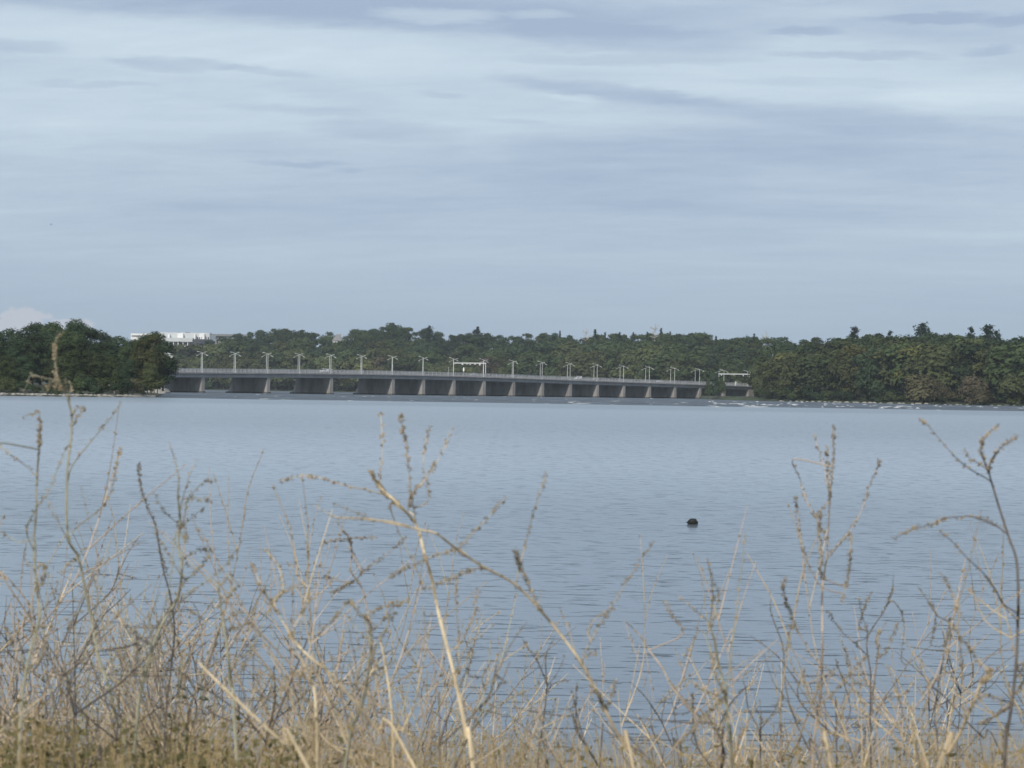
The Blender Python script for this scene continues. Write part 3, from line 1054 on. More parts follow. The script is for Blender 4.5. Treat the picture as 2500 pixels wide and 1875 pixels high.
FAR = [broadleaf(100 + k, 15.0, 12.0 + (k % 4) * 1.0, 11 + k % 4, 0.85, 1.1) for k in range(9)]
BIG = [broadleaf(200 + k, 20.0, 11.0 + (k % 3) * 1.6, 16 + 2 * (k % 3), 0.50, 1.15, 0.10) for k in range(6)]
BUSH = [broadleaf(300 + k, 5.0, 7.5 + (k % 3), 8, 0.50, 1.2, 0.08) for k in range(4)]
SPR = [conifer(400 + k, 17.0, 6.5 + k, 0.7, 1.6) for k in range(3)]
PINE = [conifer(450 + k, 20.0, 11.0, 0.8, 3.2, True) for k in range(3)]
BARE = bare_tree(77, 18.0)
LEAFY = {'deep': 'dark green', 'mid': 'mid green', 'olive': 'olive green', 'yellow': 'yellow green', 'brown': 'brownish', 'russet': 'russet'}
mesh_cache = {}


def put_tree(proto, X, Y, z, h, mat, name, label, cat='tree', group=None, wide=1.0, bark='bark', lean=0.0):
    crown, trunk, H = proto
    s = h / H
    r = empty(name, (X, Y, z), random.uniform(0, 6.28))
    r.scale = (s * wide, s * wide, s)
    key = (crown.name, mat)
    if key not in mesh_cache:
        me = crown.copy()
        me.materials.clear()
        me.materials.append(M[mat])
        mesh_cache[key] = me
    link_mesh('crown' if crown.name[0] != 'b' else 'branches', mesh_cache[key], None, r)
    key = (trunk.name, bark)
    if key not in mesh_cache:
        me = trunk.copy()
        me.materials.clear()
        me.materials.append(M[bark])
        mesh_cache[key] = me
    link_mesh('trunk', mesh_cache[key], None, r)
    tag(r, label, cat, group)
    return r


def place_far(px, s, ytop, proto, mat, name, label, group=None, wide=1.0, cat='tree', bark='bark', hmin=6.0):
    D = far_point(px, s)
    z = terrain_z(px, s) - .2
    zt = at(px, ytop, D).z
    return put_tree(proto, xw(px, D, z), D, z, max(hmin, zt - z), mat, name, label, cat, group, wide, bark)


FRONT = [(380, 858), (700, 858), (800, 862), (1000, 872), (1150, 885), (1250, 878), (1330, 862), (1500, 860), (1620, 857), (1700, 870),
         (1740, 905), (1800, 905), (1840, 895), (1950, 866), (2000, 868), (2080, 850), (2200, 840), (2300, 850), (2400, 852), (2500, 848), (2900, 845)]


ANCH = [(1640, 'near the last open water lamps'), (1745, 'over the dark bush at the bridge end'), (1800, 'over the last bridge span'), (1850, 'over the bridge abutment'), (1935, 'by the light green shore tree'),
        (2072, 'by the palest yellow green tree'), (2165, 'by the broad olive crown'), (2255, 'over the large brownish bush'), (2372, 'over the russet rounded bush'), (2480, 'by the brown tinged edge tree')]


def side_anchor(px):
    if px < 1700:
        k = int(round(st_at(px))) - 2
        if k < 0:
            return 'beside the wooded point'
        return f'behind the {ORD[min(k, 18)]} lamp'
    return min(ANCH, key=lambda a: abs(a[0] - px))[1]


def plant_far_bank():
    rows = [(1.0, 31, .0), (0.72, 33, .28), (0.45, 34, .58), (0.22, 36, .85), (0.05, 30, 1.0)]
    for ri, (s, step, k) in enumerate(rows):
        px = 425 + 13 * ri
        while px < 2560:
            local = step * (1.0 if px < 1700 else 1.30)
            # the road leaves the bridge here: keep its line clear
            if 1700 < px < 1860 and s < 0.9:
                px += local; continue
            j = random.uniform(-5, 5) if ri == 0 else random.uniform(-11, 9)
            yt = interp(px, SKY) * (1 - k) + interp(px, FRONT) * k + j + (2 if ri == 0 else 0)
            if 806 < px < 840 and ri == 0:
                yt = max(yt, 850)
            if 806 < px < 842 and ri == 1:
                yt = max(yt, 851)
            if px < 512 and ri in (0, 1, 2):
                yt = max(yt, 850)
            elif px < 575 and ri == 0:
                yt = max(yt, 832)
            right = px > 1830
            rv = random.random()
            if ri <= 1:
                mat = 'leaf_deep' if rv < .65 else 'leaf_mid'
            elif ri == 2:
                mat = 'leaf_mid' if rv < .6 else ('leaf_deep' if rv < .85 else 'leaf_olive')
            else:
                mat = 'leaf_mid' if rv < .42 else ('leaf_olive' if rv < .86 else ('leaf_deep' if rv < .93 else 'leaf_yellow'))
            colour = LEAFY[mat.split('_')[1]]
            bank = 'bank right of the bridge end' if right else 'bank behind the bridge'
            bank = 'wooded bank beyond the rapids' if right else 'wooded bank behind the bridge'
            place = ['on the skyline', 'high on the slope', 'half way up the slope', 'low on the slope', 'at the water edge'][ri]
            proto = FAR[random.randrange(len(FAR))]
            if ri == 4 and not right and not (1280 < px < 1690):
                yt += 12
            place_far(px, s, yt, proto, mat, 'broadleaf_tree', f'{colour} tree {place}, {side_anchor(px)}',
                      'trees on the ' + bank, random.uniform(.95, 1.35) if ri else random.uniform(.9, 1.2))
            px += local * random.uniform(.75, 1.25)


plant_far_bank()
for s_, y_ in ((.99, 829), (.93, 850), (.89, 872), (.86, 890)):
    for px in range(1696, 1872, 20):
        p_ = px + random.uniform(-5, 5)
        m_ = random.choice(['leaf_deep', 'leaf_mid', 'leaf_mid', 'leaf_olive'])
        place_far(p_, s_, y_ + random.uniform(-7, 7), FAR[random.randrange(9)], m_, 'broadleaf_tree',
                  f"{LEAFY[m_.split('_')[1]]} tree {'high' if s_ > .92 else 'low'} behind the bridge end, {side_anchor(p_)}", 'trees behind the bridge end', random.uniform(.95, 1.3))

# notable crowns on the far skyline and shore: (px, s, top, proto, material, wide, name, label)
N_ = [
    (955, .9, 790, FAR[2], 'leaf_deep', .8, 'broadleaf_tree', 'tallest dark tree over the bridge on the skyline ridge'),
    (1047, .9, 797, PINE[0], 'needle', .8, 'pine_tree', 'ragged conifer on the ridge above the bridge, near its tallest tree'),
    (1165, .9, 798, SPR[0], 'needle', 1.3, 'pine_tree', 'pointed conifer on the ridge above the first gantry'),
    (1366, .95, 808, SPR[1], 'needle', .8, 'spruce_tree', 'thin dark spire standing alone above the mid bridge skyline'),
    (1430, .95, 809, BARE, 'pale_bark', .9, 'bare_tree', 'thin half bare tree just beside a dark spruce on skyline'),
    (1452, .95, 805, SPR[2], 'needle', 1.0, 'spruce_tree', 'broad dark spruce just beside a thin half bare tree'),
    (1476, .95, 812, SPR[0], 'needle', .8, 'spruce_tree', 'short spruce tip right of the broad dark spruce'),
    (1512, .95, 812, SPR[1], 'needle', .9, 'spruce_tree', 'small spruce tip mid way between broad spruce and bare tree'),
    (1545, .95, 812, SPR[2], 'needle', .8, 'spruce_tree', 'small dark spruce short of the bare forked tree'),
    (1580, .95, 811, SPR[0], 'needle', .7, 'spruce_tree', 'slim spruce close against the bare forked tree'),
    (1598, .95, 800, BARE, 'pale_bark', 1.1, 'bare_tree', 'tall bare grey forked tree on the skyline with no leaves'),
    (1613, .95, 802, SPR[1], 'needle', .9, 'spruce_tree', 'tall dark spruce touching the bare forked tree'),
    (1635, .95, 810, SPR[2], 'needle', .7, 'spruce_tree', 'lower spruce following the tall one beside the bare tree'),
    (1700, .9, 811, FAR[4], 'leaf_mid', 1.25, 'broadleaf_tree', 'broad rounded green tree standing alone over the skyline gap'),
    (1747, .95, 822, SPR[0], 'needle', .7, 'spruce_tree', 'small spire in the low skyline above the bridge end'),
    (1840, .95, 816, SPR[1], 'needle', .7, 'spruce_tree', 'slender pointed spruce above the gantry by the trees'),
    (1868, .95, 820, BARE, 'pale_bark', .8, 'bare_tree', 'small leafless tree on the skyline right of a slender spruce'),
    (2085, .85, 800, PINE[1], 'needle', .85, 'pine_tree', 'ragged tall pine rising over the yellowish shore tree'),
    (2172, .9, 810, PINE[2], 'needle', .8, 'pine_tree', 'open topped conifer between two taller pines on the ridge'),
    (2252, .95, 791, PINE[0], 'needle', 1.0, 'pine_tree', 'tall leaning umbrella topped pine above the rapids shore'),
    (2317, .9, 810, FAR[5], 'leaf_deep', .6, 'broadleaf_tree', 'dark narrow rounded crown right of the leaning pine'),
    (2369, .85, 801, PINE[2], 'needle', .75, 'pine_tree', 'thin wispy pine next to the big layered pine'),
    (2412, .85, 796, PINE[1], 'needle', 1.1, 'pine_tree', 'big dark layered white pine highest on the far right ridge'),
    (2432, .8, 810, PINE[0], 'needle', .7, 'pine_tree', 'lower companion pine leaning off the big layered pine'),
    (2072, .16, 883, FAR[3], 'leaf_yellow', .85, 'broadleaf_tree', 'yellow green tree, palest crown on the rapids shore'),
    (2060, .05, 918, FAR[6], 'leaf_yellow', 1.1, 'broadleaf_tree', 'yellowish lower tree in front of the palest crown'),
    (1935, .08, 893, FAR[1], 'leaf_yellow', .9, 'broadleaf_tree', 'light green tree right of the bridge end by the water'),
    (2165, .25, 845, FAR[0], 'leaf_olive', 1.2, 'broadleaf_tree', 'broad olive crown standing tallest among shore trees at the rapids'),
    (2480, .3, 855, FAR[2], 'leaf_brown', 1.2, 'broadleaf_tree', 'brown tinged tree at the far right edge'),
    (1190, .05, 872, FAR[7], 'leaf_russet', 1.0, 'broadleaf_tree', 'dull reddish tree low behind the bridge near the gantry'),
    (930, .05, 868, FAR[8], 'leaf_russet', 1.1, 'broadleaf_tree', 'dull reddish brown tree behind the bridge lamps at mid left'),
    (1345, .2, 866, FAR[0], 'leaf_olive', .9, 'broadleaf_tree', 'olive tree directly behind the bridge between two lamps, first of the olive trees'),
    (1530, .1, 862, FAR[4], 'leaf_olive', 1.2, 'broadleaf_tree', 'wide olive yellow tree behind the bridge lamps near its low end'),
    (1225, .03, 884, SPR[1], 'leaf_mid', 1.3, 'spruce_tree', 'light pointed tree behind the railing right of the gantry'),
]
for (px, s, yt, pr, mt, wd, nm, lb) in N_:
    place_far(px, s, yt, pr, mt, nm, lb, None, wd, 'tree', 'pale_bark' if mt == 'pale_bark' else 'bark')

# bushes on the far shore
B_ = []
for px in list(range(1850, 2560, 33)):
    B_.append((px + random.uniform(-8, 8), 0.02, interp(px, [(1850, 945), (2000, 950), (2100, 955), (2300, 962), (2500, 960)]) + random.uniform(-6, 6), 'leaf_mid' if random.random() < .7 else 'leaf_deep', 1.2))
for px in list(range(430, 1700, 42)):
    B_.append((px, 0.02, 928 + (px - 430) * .014 + random.uniform(-4, 6), random.choice(['leaf_mid', 'leaf_deep', 'leaf_mid', 'leaf_olive']), 1.3))
for (px, s, yt, mt, wd) in B_:
    right = px > 1840
    col = LEAFY[mt.split('_')[1]]
    place_far(px, s, yt, BUSH[random.randrange(4)], mt, 'shore_bush', f"{col} bush at the far waterline, {side_anchor(px).replace('over', 'left of' if False else 'near')}",
              'bushes beyond the rapids' if right else 'bushes behind the bridge', wd, 'bush', hmin=2.5)
for (px, D, y0, yt, mt, wd, lb) in [
    (2255, 1010, 985, 925, 'leaf_brown', 1.15, 'large rounded brownish bush on the rapids shore'),
    (2312, 1000, 985, 948, 'leaf_brown', .9, 'low brownish bush leaning against the large rounded one'),
    (2372, 990, 987, 924, 'leaf_russet', .85, 'russet brown rounded bush on the rapids shore'),
    (2395, 985, 988, 945, 'leaf_brown', 1.0, 'brownish bush beside the russet rounded bush'),
    (2485, 955, 990, 922, 'leaf_olive', 1.0, 'pale olive bush at the far right waterline'),
    (1745, 1262, 976, 912, 'leaf_deep', .66, 'dark bush standing in front of the bridge end'),
    (1729, 1268, 977, 932, 'leaf_mid', .65, 'low green bush at the foot of the bridge end'),
    (1761, 1258, 977, 926, 'leaf_mid', .55, 'leafy bush hiding the last pier of the bridge'),
    (1790, 1240, 980, 968, 'leaf_deep', 1.5, 'low flat bush under the last bridge span'),
    (1815, 1235, 981, 970, 'leaf_mid', 1.4, 'low flat bush just right of the last bridge span'),
    (1850, 1215, 980, 893, 'leaf_olive', .85, 'tall olive shrub covering the right bridge abutment'),
    (1862, 1205, 980, 910, 'leaf_olive', .9, 'olive shrub next to the right bridge abutment'),
    (1890, 1190, 980, 900, 'leaf_mid', .9, 'green shrub a little right of the bridge abutment'),
]:
    z = 0.8
    zt = at(px, yt, D).z
    put_tree(FAR[random.randrange(9)] if zt - z > 9 and 1700 < px < 1900 else BUSH[random.randrange(4)], xw(px, D, z), D, z, zt - z, mt, 'shore_bush', lb, 'bush', None, wd)

def pt_anchor(px):
    for lim, t in ((20, 'at the picture edge'), (95, 'left of the tangled weed'), (165, 'behind the tangled weed'), (245, 'right of the tangled weed'), (310, 'by the slim pale sapling'), (360, 'left of the tip')):
        if px < lim:
            return t
    return 'at the tip by the bridge'


# trees of the wooded point: (px, D, top)
L_ = [(-60, 700, 795), (5, 705, 801), (62, 700, 789), (98, 705, 780), (140, 700, 779), (182, 705, 782), (222, 700, 790), (252, 705, 811), (288, 700, 814),
      (320, 720, 823), (345, 730, 818), (372, 690, 812), (398, 690, 832),
      (-30, 650, 815), (35, 655, 812), (80, 650, 806), (120, 655, 802), (165, 650, 806), (205, 655, 818), (245, 650, 830), (275, 650, 828), (300, 650, 838),
      (-10, 610, 858), (50, 615, 870), (120, 618, 868), (175, 615, 852), (215, 620, 850), (262, 622, 862), (300, 626, 868),
      (372, 800, 850), (352, 790, 842), (310, 800, 840), (395, 930, 872)]
for k, (px, D, yt) in enumerate(L_):
    z = 2.2 if D > 640 else 1.2
    zt = at(px, yt, D).z
    mt = 'leaf_deep' if (D > 640 and random.random() < .75) else random.choice(['leaf_mid', 'leaf_deep', 'leaf_mid'])
    lb = f"{LEAFY[mt.split('_')[1]]} tree {'back' if D > 670 else ('midway' if D > 630 else 'front')} on the point, {pt_anchor(px)}"
    put_tree(BIG[k % 6], xw(px, D, z), D, z, zt - z, mt, 'broadleaf_tree', lb, 'tree', 'trees on the wooded point', random.uniform(.85, 1.15))
for (px, D, yt, mt, pr, wd, lb, bk) in [
    (345, 640, 824, 'leaf_olive', BIG[1], .80, 'olive green bushy tree on the tip of the wooded point', 'bark'),
    (368, 640, 806, 'leaf_olive', BIG[4], .78, 'tall feathery olive tree hiding the bridge end', 'bark'),
    (384, 650, 836, 'leaf_deep', BIG[0], .60, 'dark tree overhanging the bridge at the tip of the point', 'pale_bark'),
    (360, 628, 880, 'leaf_olive', BIG[2], .9, 'low olive willowy tree at the waterline of the point', 'bark'),
    (20, 592, 862, 'leaf_mid', BIG[3], 1.1, 'fresh green low tree at the left edge above the beach', 'bark'),
    (-25, 590, 868, 'leaf_mid', BIG[5], 1.1, 'fresh green tree cut by the left picture edge', 'bark'),
    (279, 615, 885, 'leaf_mid', BIG[2], .45, 'slim sapling with a pale trunk on the wooded point', 'pale_bark'),
]:
    z = 1.0
    zt = at(px, yt, D).z
    put_tree(pr, xw(px, D, z), D, z, zt - z, mt, 'broadleaf_tree', lb, 'tree', None, wd, bk)
for k, px in enumerate(range(-40, 400, 26)):
    D = interp(px, POINT[:8]) + 11
    z = .8
    yt = random.uniform(922, 946)
    mt = random.choice(['leaf_mid', 'leaf_deep', 'leaf_olive', 'leaf_brown', 'leaf_mid'])
    put_tree(BUSH[k % 4], xw(px, D, z), D, z, at(px, yt, D).z - z, mt, 'shore_bush', f"{LEAFY[mt.split('_')[1]]} bush above the beach, {pt_anchor(px)}", 'bush', 'bushes on the wooded point', random.uniform(.8, 1.1))

# ------------------------------------------------------------------ rocks, driftwood and white water
def rock_mesh(seed):
    r = np.random.default_rng(seed)
    V = []
    for k, (rad, z) in enumerate(((1.0, -.4), (1.0, .1), (.75, .45), (.3, .62))):
        for j in range(7):
            a = j * 6.283 / 7
            q = rad * r.uniform(.75, 1.2)
            V.append((q * math.cos(a), q * .7 * math.sin(a), z * r.uniform(.85, 1.15)))
    F = [(k * 7 + j, k * 7 + (j + 1) % 7, (k + 1) * 7 + (j + 1) % 7, (k + 1) * 7 + j) for k in range(3) for j in range(7)] + [tuple(21 + j for j in range(7))]
    me = MB().add(V, F).mesh('shore_rock')
    me.materials.append(M['rock'])
    return me


ROCKS = [rock_mesh(k) for k in range(5)]
k = 0
for px in list(range(1900, 2520, 14)):
    D = interp(px, SHORE) - random.uniform(3, 22)
    o = link_mesh('shore_rock', ROCKS[k % 5], None)
    s = random.uniform(.45, 1.1)
    o.location = (xw(px + random.uniform(-6, 6), D), D, 0.05)
    o.scale = (s * 1.4, s, s * .9)
    o.rotation_euler = (0, 0, random.uniform(-.5, .5))
    tag(o, f"pale rock breaking the white water, {side_anchor(px).replace('over', 'below').replace('by the', 'below the')}", 'rock', 'rocks in the rapids')
    k += 1
for px in list(range(0, 330, 11)):
    D = interp(px, POINT[:7]) + random.uniform(0, 6)
    o = link_mesh('shore_rock', ROCKS[k % 5], None)
    s = random.uniform(.25, .6)
    o.location = (xw(px + random.uniform(-4, 4), D), D, 0.45)
    o.scale = (s * 1.5, s, s)
    o.rotation_euler = (0, 0, random.uniform(-.5, .5))
    tag(o, f'pale beach stone, {pt_anchor(px)}', 'rock', 'stones on the point beach')
    k += 1


def build_foam():
    r = np.random.default_rng(5)
    m = MB()
    def crest(px, py, L, h):
        D = EYE * FPX / (py - yh(px))
        x0 = xw(px, D)
        n = 5
        V, F = [], []
        for i in range(n + 1):
            f = i / n
            x = x0 + (f - .5) * L
            hh = h * math.sin(math.pi * min(.97, max(.03, f))) * r.uniform(.5, 1.2)
            yy = D + r.normal() * .25
            V += [(x, yy - .25 - h, -.03), (x, yy - .05, hh), (x, yy + .3 + h * .6, -.03)]
        for i in range(n):
            for j in range(2):
                F.append((i * 3 + j, (i + 1) * 3 + j, (i + 1) * 3 + j + 1, i * 3 + j + 1))
        m.add(V, F)
    for _ in range(75):                      # white water along the right shore
        px = r.uniform(1730, 2540)
        base = np.interp(px, [1730, 1900, 2100, 2300, 2500], [983, 988, 990, 992, 994])
        crest(px, base + r.normal() * 3.2, r.uniform(.6, 2.6), r.uniform(.10, .30))
    for _ in range(35):                      # whitecaps in the rapids before the bridge
        px = r.uniform(400, 1900)
        y0, y1 = yh(px) + 14, yh(px) + 31
        crest(px, r.uniform(y0 + 4, y1), r.uniform(.8, 2.6), r.uniform(.05, .12))
    for (px, py, L) in ((1395, 982, 9), (1420, 985, 9), (1500, 979, 8), (1665, 983, 9), (1590, 972.5, 6), (1325, 970, 4), (1225, 969, 4), (700, 975, 8), (640, 974, 6),
                        (1800, 986, 16), (1760, 985, 14), (1845, 994, 26), (1745, 993, 12), (1880, 989, 14), (1940, 988, 10), (2160, 993, 10), (2200, 991, 12)):
        for q in range(2):
            crest(px + r.normal() * 6, py + r.normal() * .7, L * .4 * r.uniform(.5, 1), r.uniform(.08, .16))
    tag(m.build('foam', M['foam']), 'white foam of the rapids below the bridge', 'foam', None, 'stuff')


build_foam()

# ------------------------------------------------------------------ water bird
def build_duck():
    p = at(1690, 1280, 57.0)
    X = p.x
    D = 57.0
    r = empty('water_bird', (X, D, 0.0))
    m = MB()
    # x position, half width, bottom, top: tail tip at the left, folded back, head tucked down at the right
    S = [(-.150, .004, .040, .046), (-.135, .020, .026, .060), (-.115, .040, .005, .085), (-.085, .062, -.02, .118), (-.045, .078, -.035, .146), (.0, .082, -.04, .150),
         (.045, .078, -.04, .146), (.080, .066, -.04, .141), (.105, .045, -.035, .132), (.118, .034, -.03, .098), (.130, .033, -.02, .088), (.142, .026, -.005, .078), (.150, .008, .02, .055)]
    n = 12
    V, F = [], []
    for (x, hw, b, t) in S:
        for j in range(n):
            a = j * 2 * math.pi / n
            V.append((x, hw * math.cos(a), (b + t) / 2 + (t - b) / 2 * math.sin(a)))
    for k in range(len(S) - 1):
        for j in range(n):
            F.append((k * n + j, k * n + (j + 1) % n, (k + 1) * n + (j + 1) % n, (k + 1) * n + j))
    F += [tuple(range(n)), tuple((len(S) - 1) * n + j for j in range(n))]
    m.add(V, F).build('body', M['feather'], r, smooth=True)
    MB().add([(.146, -.010, .034), (.146, .010, .034), (.146, 0, .046), (.182, 0, .022)], [(0, 1, 2), (0, 3, 1), (1, 3, 2), (2, 3, 0)]).build('bill', M['bill'], r)
    for s in (-1, 1):
        wv = [(-.13, s * .03, .055), (-.06, s * .078, .10), (.06, s * .086, .085), (.07, s * .084, .045), (-.04, s * .084, .035)]
        wv2 = [(x, y + s * .006, z) for x, y, z in wv]
        MB().add(wv + wv2, [(0, 1, 2, 3, 4), (9, 8, 7, 6, 5)] + [(i, (i + 1) % 5, (i + 1) % 5 + 5, i + 5) for i in range(5)]).build('wing', M['feather'], r)
        MB().add([(-.13, s * .012, .05), (-.19, s * .004, .052), (-.13, s * .018, .04)], [(0, 1, 2)]).build('tail_feather', M['feather'], r)
    tag(r, 'small dark duck floating alone on the calm water', 'duck')
    q = at(125, 548, 300.0)
    r = empty('flying_bird', q, .4)
    r.scale = (.4, .4, .4)
    m = MB()
    m.tube([(-.32, 0, 0), (-.1, 0, .02), (.1, 0, .02), (.3, 0, 0)], [.02, .09, .09, .03], 7).build('body', M['feather'], r)
    for s in (-1, 1):
        V = [(.1, 0, .05), (-.12, 0, .05), (.04, s * .35, .2), (-.14, s * .35, .2), (-.14, s * .75, .1)]
        V += [(x, y, z + .02) for x, y, z in V]
        MB().add(V, [(0, 1, 3, 2), (2, 3, 4), (5, 7, 8, 6), (7, 9, 8), (0, 2, 7, 5), (2, 4, 9, 7), (4, 3, 8, 9), (3, 1, 6, 8)]).build('wing', M['feather'], r)
    tag(r, 'tiny dark bird flying high in the pale sky', 'bird')


build_duck()

# ------------------------------------------------------------------ weeds on the near bank
ZOOM = {'A': (0, 800, 3.16), 'B': (0, 1300, 2.886), 'C': (600, 950, 2.949), 'D': (600, 1300, 2.885), 'E': (1200, 1300, 2.886),
        'F': (1800, 950, 3.16), 'G': (1800, 1350, 3.16), 'S': (0, 0, 1.0)}


def smooth_line(P, sub=4):
    """Catmull-Rom through the points"""
    P = np.asarray(P, float)
    if len(P) < 3:
        f = np.linspace(0, 1, sub + 1)[:, None]
        return P[0] * (1 - f) + P[-1] * f
    E = np.vstack((2 * P[0] - P[1], P, 2 * P[-1] - P[-2]))
    out = []
    for i in range(1, len(E) - 2):
        for k in range(sub):
            t = k / sub
            a, b, c, d = E[i - 1], E[i], E[i + 1], E[i + 2]
            out.append(.5 * ((2 * b) + (c - a) * t + (2 * a - 5 * b + 4 * c - d) * t * t + (3 * b - 3 * c + d - a) * t ** 3))
    out.append(E[-2])
    return np.array(out)


wr = np.random.default_rng(21)


def seed_pieces(line, n, size, spread, r):
    """n small husks scattered along a line"""
    t = np.sort(r.uniform(0, 1, n)) ** 0.8
    idx = t * (len(line) - 1)
    k = np.minimum(idx.astype(int), len(line) - 2)
    f = (idx - k)[:, None]
    P = line[k] * (1 - f) + line[k + 1] * f
    d = unit(line[np.minimum(k + 1, len(line) - 1)] - line[k])
    out = unit(r.normal(size=(n, 3))) * spread
    axis = unit(d * .7 + unit(r.normal(size=(n, 3))))
    side = unit(np.cross(axis, r.normal(size=(n, 3))))
    s = (size * r.uniform(.5, 1.3, n))[:, None]
    P = P + out
    q1 = np.stack((P - axis * s, P + side * s * .5, P + axis * s, P - side * s * .5), 1)
    nrm = unit(np.cross(axis, side))
    q2 = np.stack((P - axis * s, P + nrm * s * .5, P + axis * s, P - nrm * s * .5), 1)
    return np.concatenate((q1, q2))


def to_world(zc, pts, D, jit=0.06):
    ox, oy, sc = ZOOM[zc]
    out = []
    dd = 0.0
    for (x, y) in pts:
        p = at(ox + x / sc, oy + y / sc, D + dd)
        dd += wr.normal() * jit
        out.append(tuple(p))
    return np.array(out)


def weed(label, D, main, branches, mat='stem_tan', seed='seed', r0=.0036, r1=.0016, cat='weed', name='dried_weed'):
    """main: list of (zoom, points) joined top to bottom; branches: (zoom, points, husks, radius)"""
    r0, r1 = r0 * .66, r1 * .55
    P = []
    for z, pts in main:
        P += [tuple(q) for q in to_world(z, pts, D, 0.02)]
    P = np.array(P)
    # carry the stem on down to the ground
    d = P[-1] - P[-2]
    d = d / np.linalg.norm(d)
    d = d * .6 + np.array((0, 0, -.5)); d /= np.linalg.norm(d)
    gz = bank_z(P[-1][1]) - .05
    q = P[-1].copy()
    if q[2] > gz:
        dz = min(d[2], -.35)
        L = (q[2] - gz) / -dz
        mid = q + np.array((d[0], d[1], dz)) * L * .5
        end = q + np.array((d[0] * .8, d[1], dz)) * L
        P = np.vstack((P, mid, (end[0], end[1], gz)))
    root = P[-1].copy()
    o = empty(name, root)
    tag(o, label, cat)
    line = smooth_line(P - root, 4)
    n = len(line)
    MB().tube(line, np.linspace(r1, r0 * 1.15, n) * np.minimum(1, .25 + np.arange(n) / (n * .16)), 5).build('stem', M[mat], o)
    # short bristly stubs up the stem
    hs = seed_pieces(line[: int(n * .8)], int(60 + n), .0024, r0 * .9, wr)
    tag(link_mesh('stem_hairs', quads_mesh('stem_hairs', hs), M[seed], o), kind='stuff')
    grown = [line]
    for z, pts, husks, rad in branches:
        W = to_world(z, pts, D + wr.normal() * .03, .04) - root
        near = np.concatenate(grown)
        ends = [np.linalg.norm(near - W[k], axis=1) for k in (0, -1)]
        e = 0 if ends[0].min() <= ends[1].min() else 1
        if e:
            W = W[::-1]
        if ends[e].min() > .004:
            below = ends[e] + np.where(near[:, 2] > W[0][2] - .01, .25, 0)
            W = np.vstack((near[int(np.argmin(below))], W))
        bl = smooth_line(W, 4)
        grown.append(bl)
        b = MB().tube(bl, np.linspace(rad * .62, rad * .25, len(bl)), 4).build('branch', M[mat], o)
        if husks:
            sq = seed_pieces(bl[len(bl) // 5:], int(husks * .5), .0031, .0034, wr)
            tag(link_mesh('seed_spike', quads_mesh('seed_spike', sq), M[seed], b), kind='stuff')
    return o


b2 = .0015
weed('grey green tall weed with a tangled fluffy head above the left shore', 3.6,
     [('A', [(490, 30), (430, 100), (420, 200), (450, 400), (520, 480), (540, 600), (556, 680), (545, 900), (520, 1100), (520, 1600)]),
      ('B', [(550, 170), (600, 400), (650, 650), (700, 900), (770, 1100), (830, 1350), (900, 1659)])],
     [('A', [(460, 420), (330, 385), (240, 365), (212, 430), (180, 510)], 40, b2), ('A', [(500, 410), (540, 425), (548, 500), (522, 530)], 30, b2),
      ('A', [(480, 480), (450, 380), (425, 250), (425, 120)], 160, b2), ('A', [(470, 440), (400, 420), (350, 480)], 40, b2), ('A', [(490, 450), (430, 470), (440, 400), (410, 330)], 70, b2),
      ('A', [(556, 690), (590, 630), (650, 600)], 30, b2), ('A', [(562, 760), (600, 690), (645, 630)], 40, b2),
      ('A', [(560, 1060), (700, 880), (850, 700), (940, 570)], 60, .0020), ('A', [(570, 1560), (780, 1390), (860, 1250), (900, 1050), (935, 920)], 120, .0020),
      ('A', [(520, 1640), (430, 1450), (370, 1350)], 30, b2), ('B', [(545, 190), (470, 240), (420, 330), (360, 480)], 60, b2), ('B', [(560, 160), (590, 120), (610, 100)], 10, b2),
      ('B', [(660, 590), (700, 450), (740, 260), (790, 0)], 40, b2), ('B', [(670, 720), (760, 650), (850, 550), (870, 500)], 60, b2),
      ('B', [(730, 960), (830, 870), (860, 850)], 20, b2), ('B', [(790, 1210), (850, 1200), (950, 950)], 30, b2)],
     'stem_green', 'seed_pale', .0040, .0020)
weed('pale green weed at the left edge with a reddish drooping tip', 3.3,
     [('A', [(300, 640), (308, 760), (300, 950), (285, 1150), (280, 1400), (262, 1659)]), ('B', [(250, 300), (270, 470), (280, 600), (200, 900), (150, 1200), (135, 1600)])],
     [('A', [(306, 650), (230, 670), (170, 690)], 20, b2), ('A', [(306, 900), (305, 800), (312, 700)], 90, b2), ('A', [(285, 1150), (180, 1050), (80, 980), (0, 890)], 30, .002),
      ('A', [(205, 1560), (290, 1380), (380, 1250), (480, 1000), (545, 880)], 90, .002), ('A', [(270, 1640), (150, 1659), (60, 1600), (0, 1570)], 20, b2),
      ('B', [(240, 250), (180, 200), (170, 130)], 20, b2), ('B', [(265, 420), (310, 300), (315, 220)], 90, b2), ('B', [(250, 680), (400, 640), (590, 540)], 80, b2),
      ('B', [(190, 930), (90, 800), (40, 650)], 60, b2), ('B', [(180, 1000), (280, 880), (330, 700)], 60, b2)],
     'stem_green', 'seed_pale', .0038, .0018)
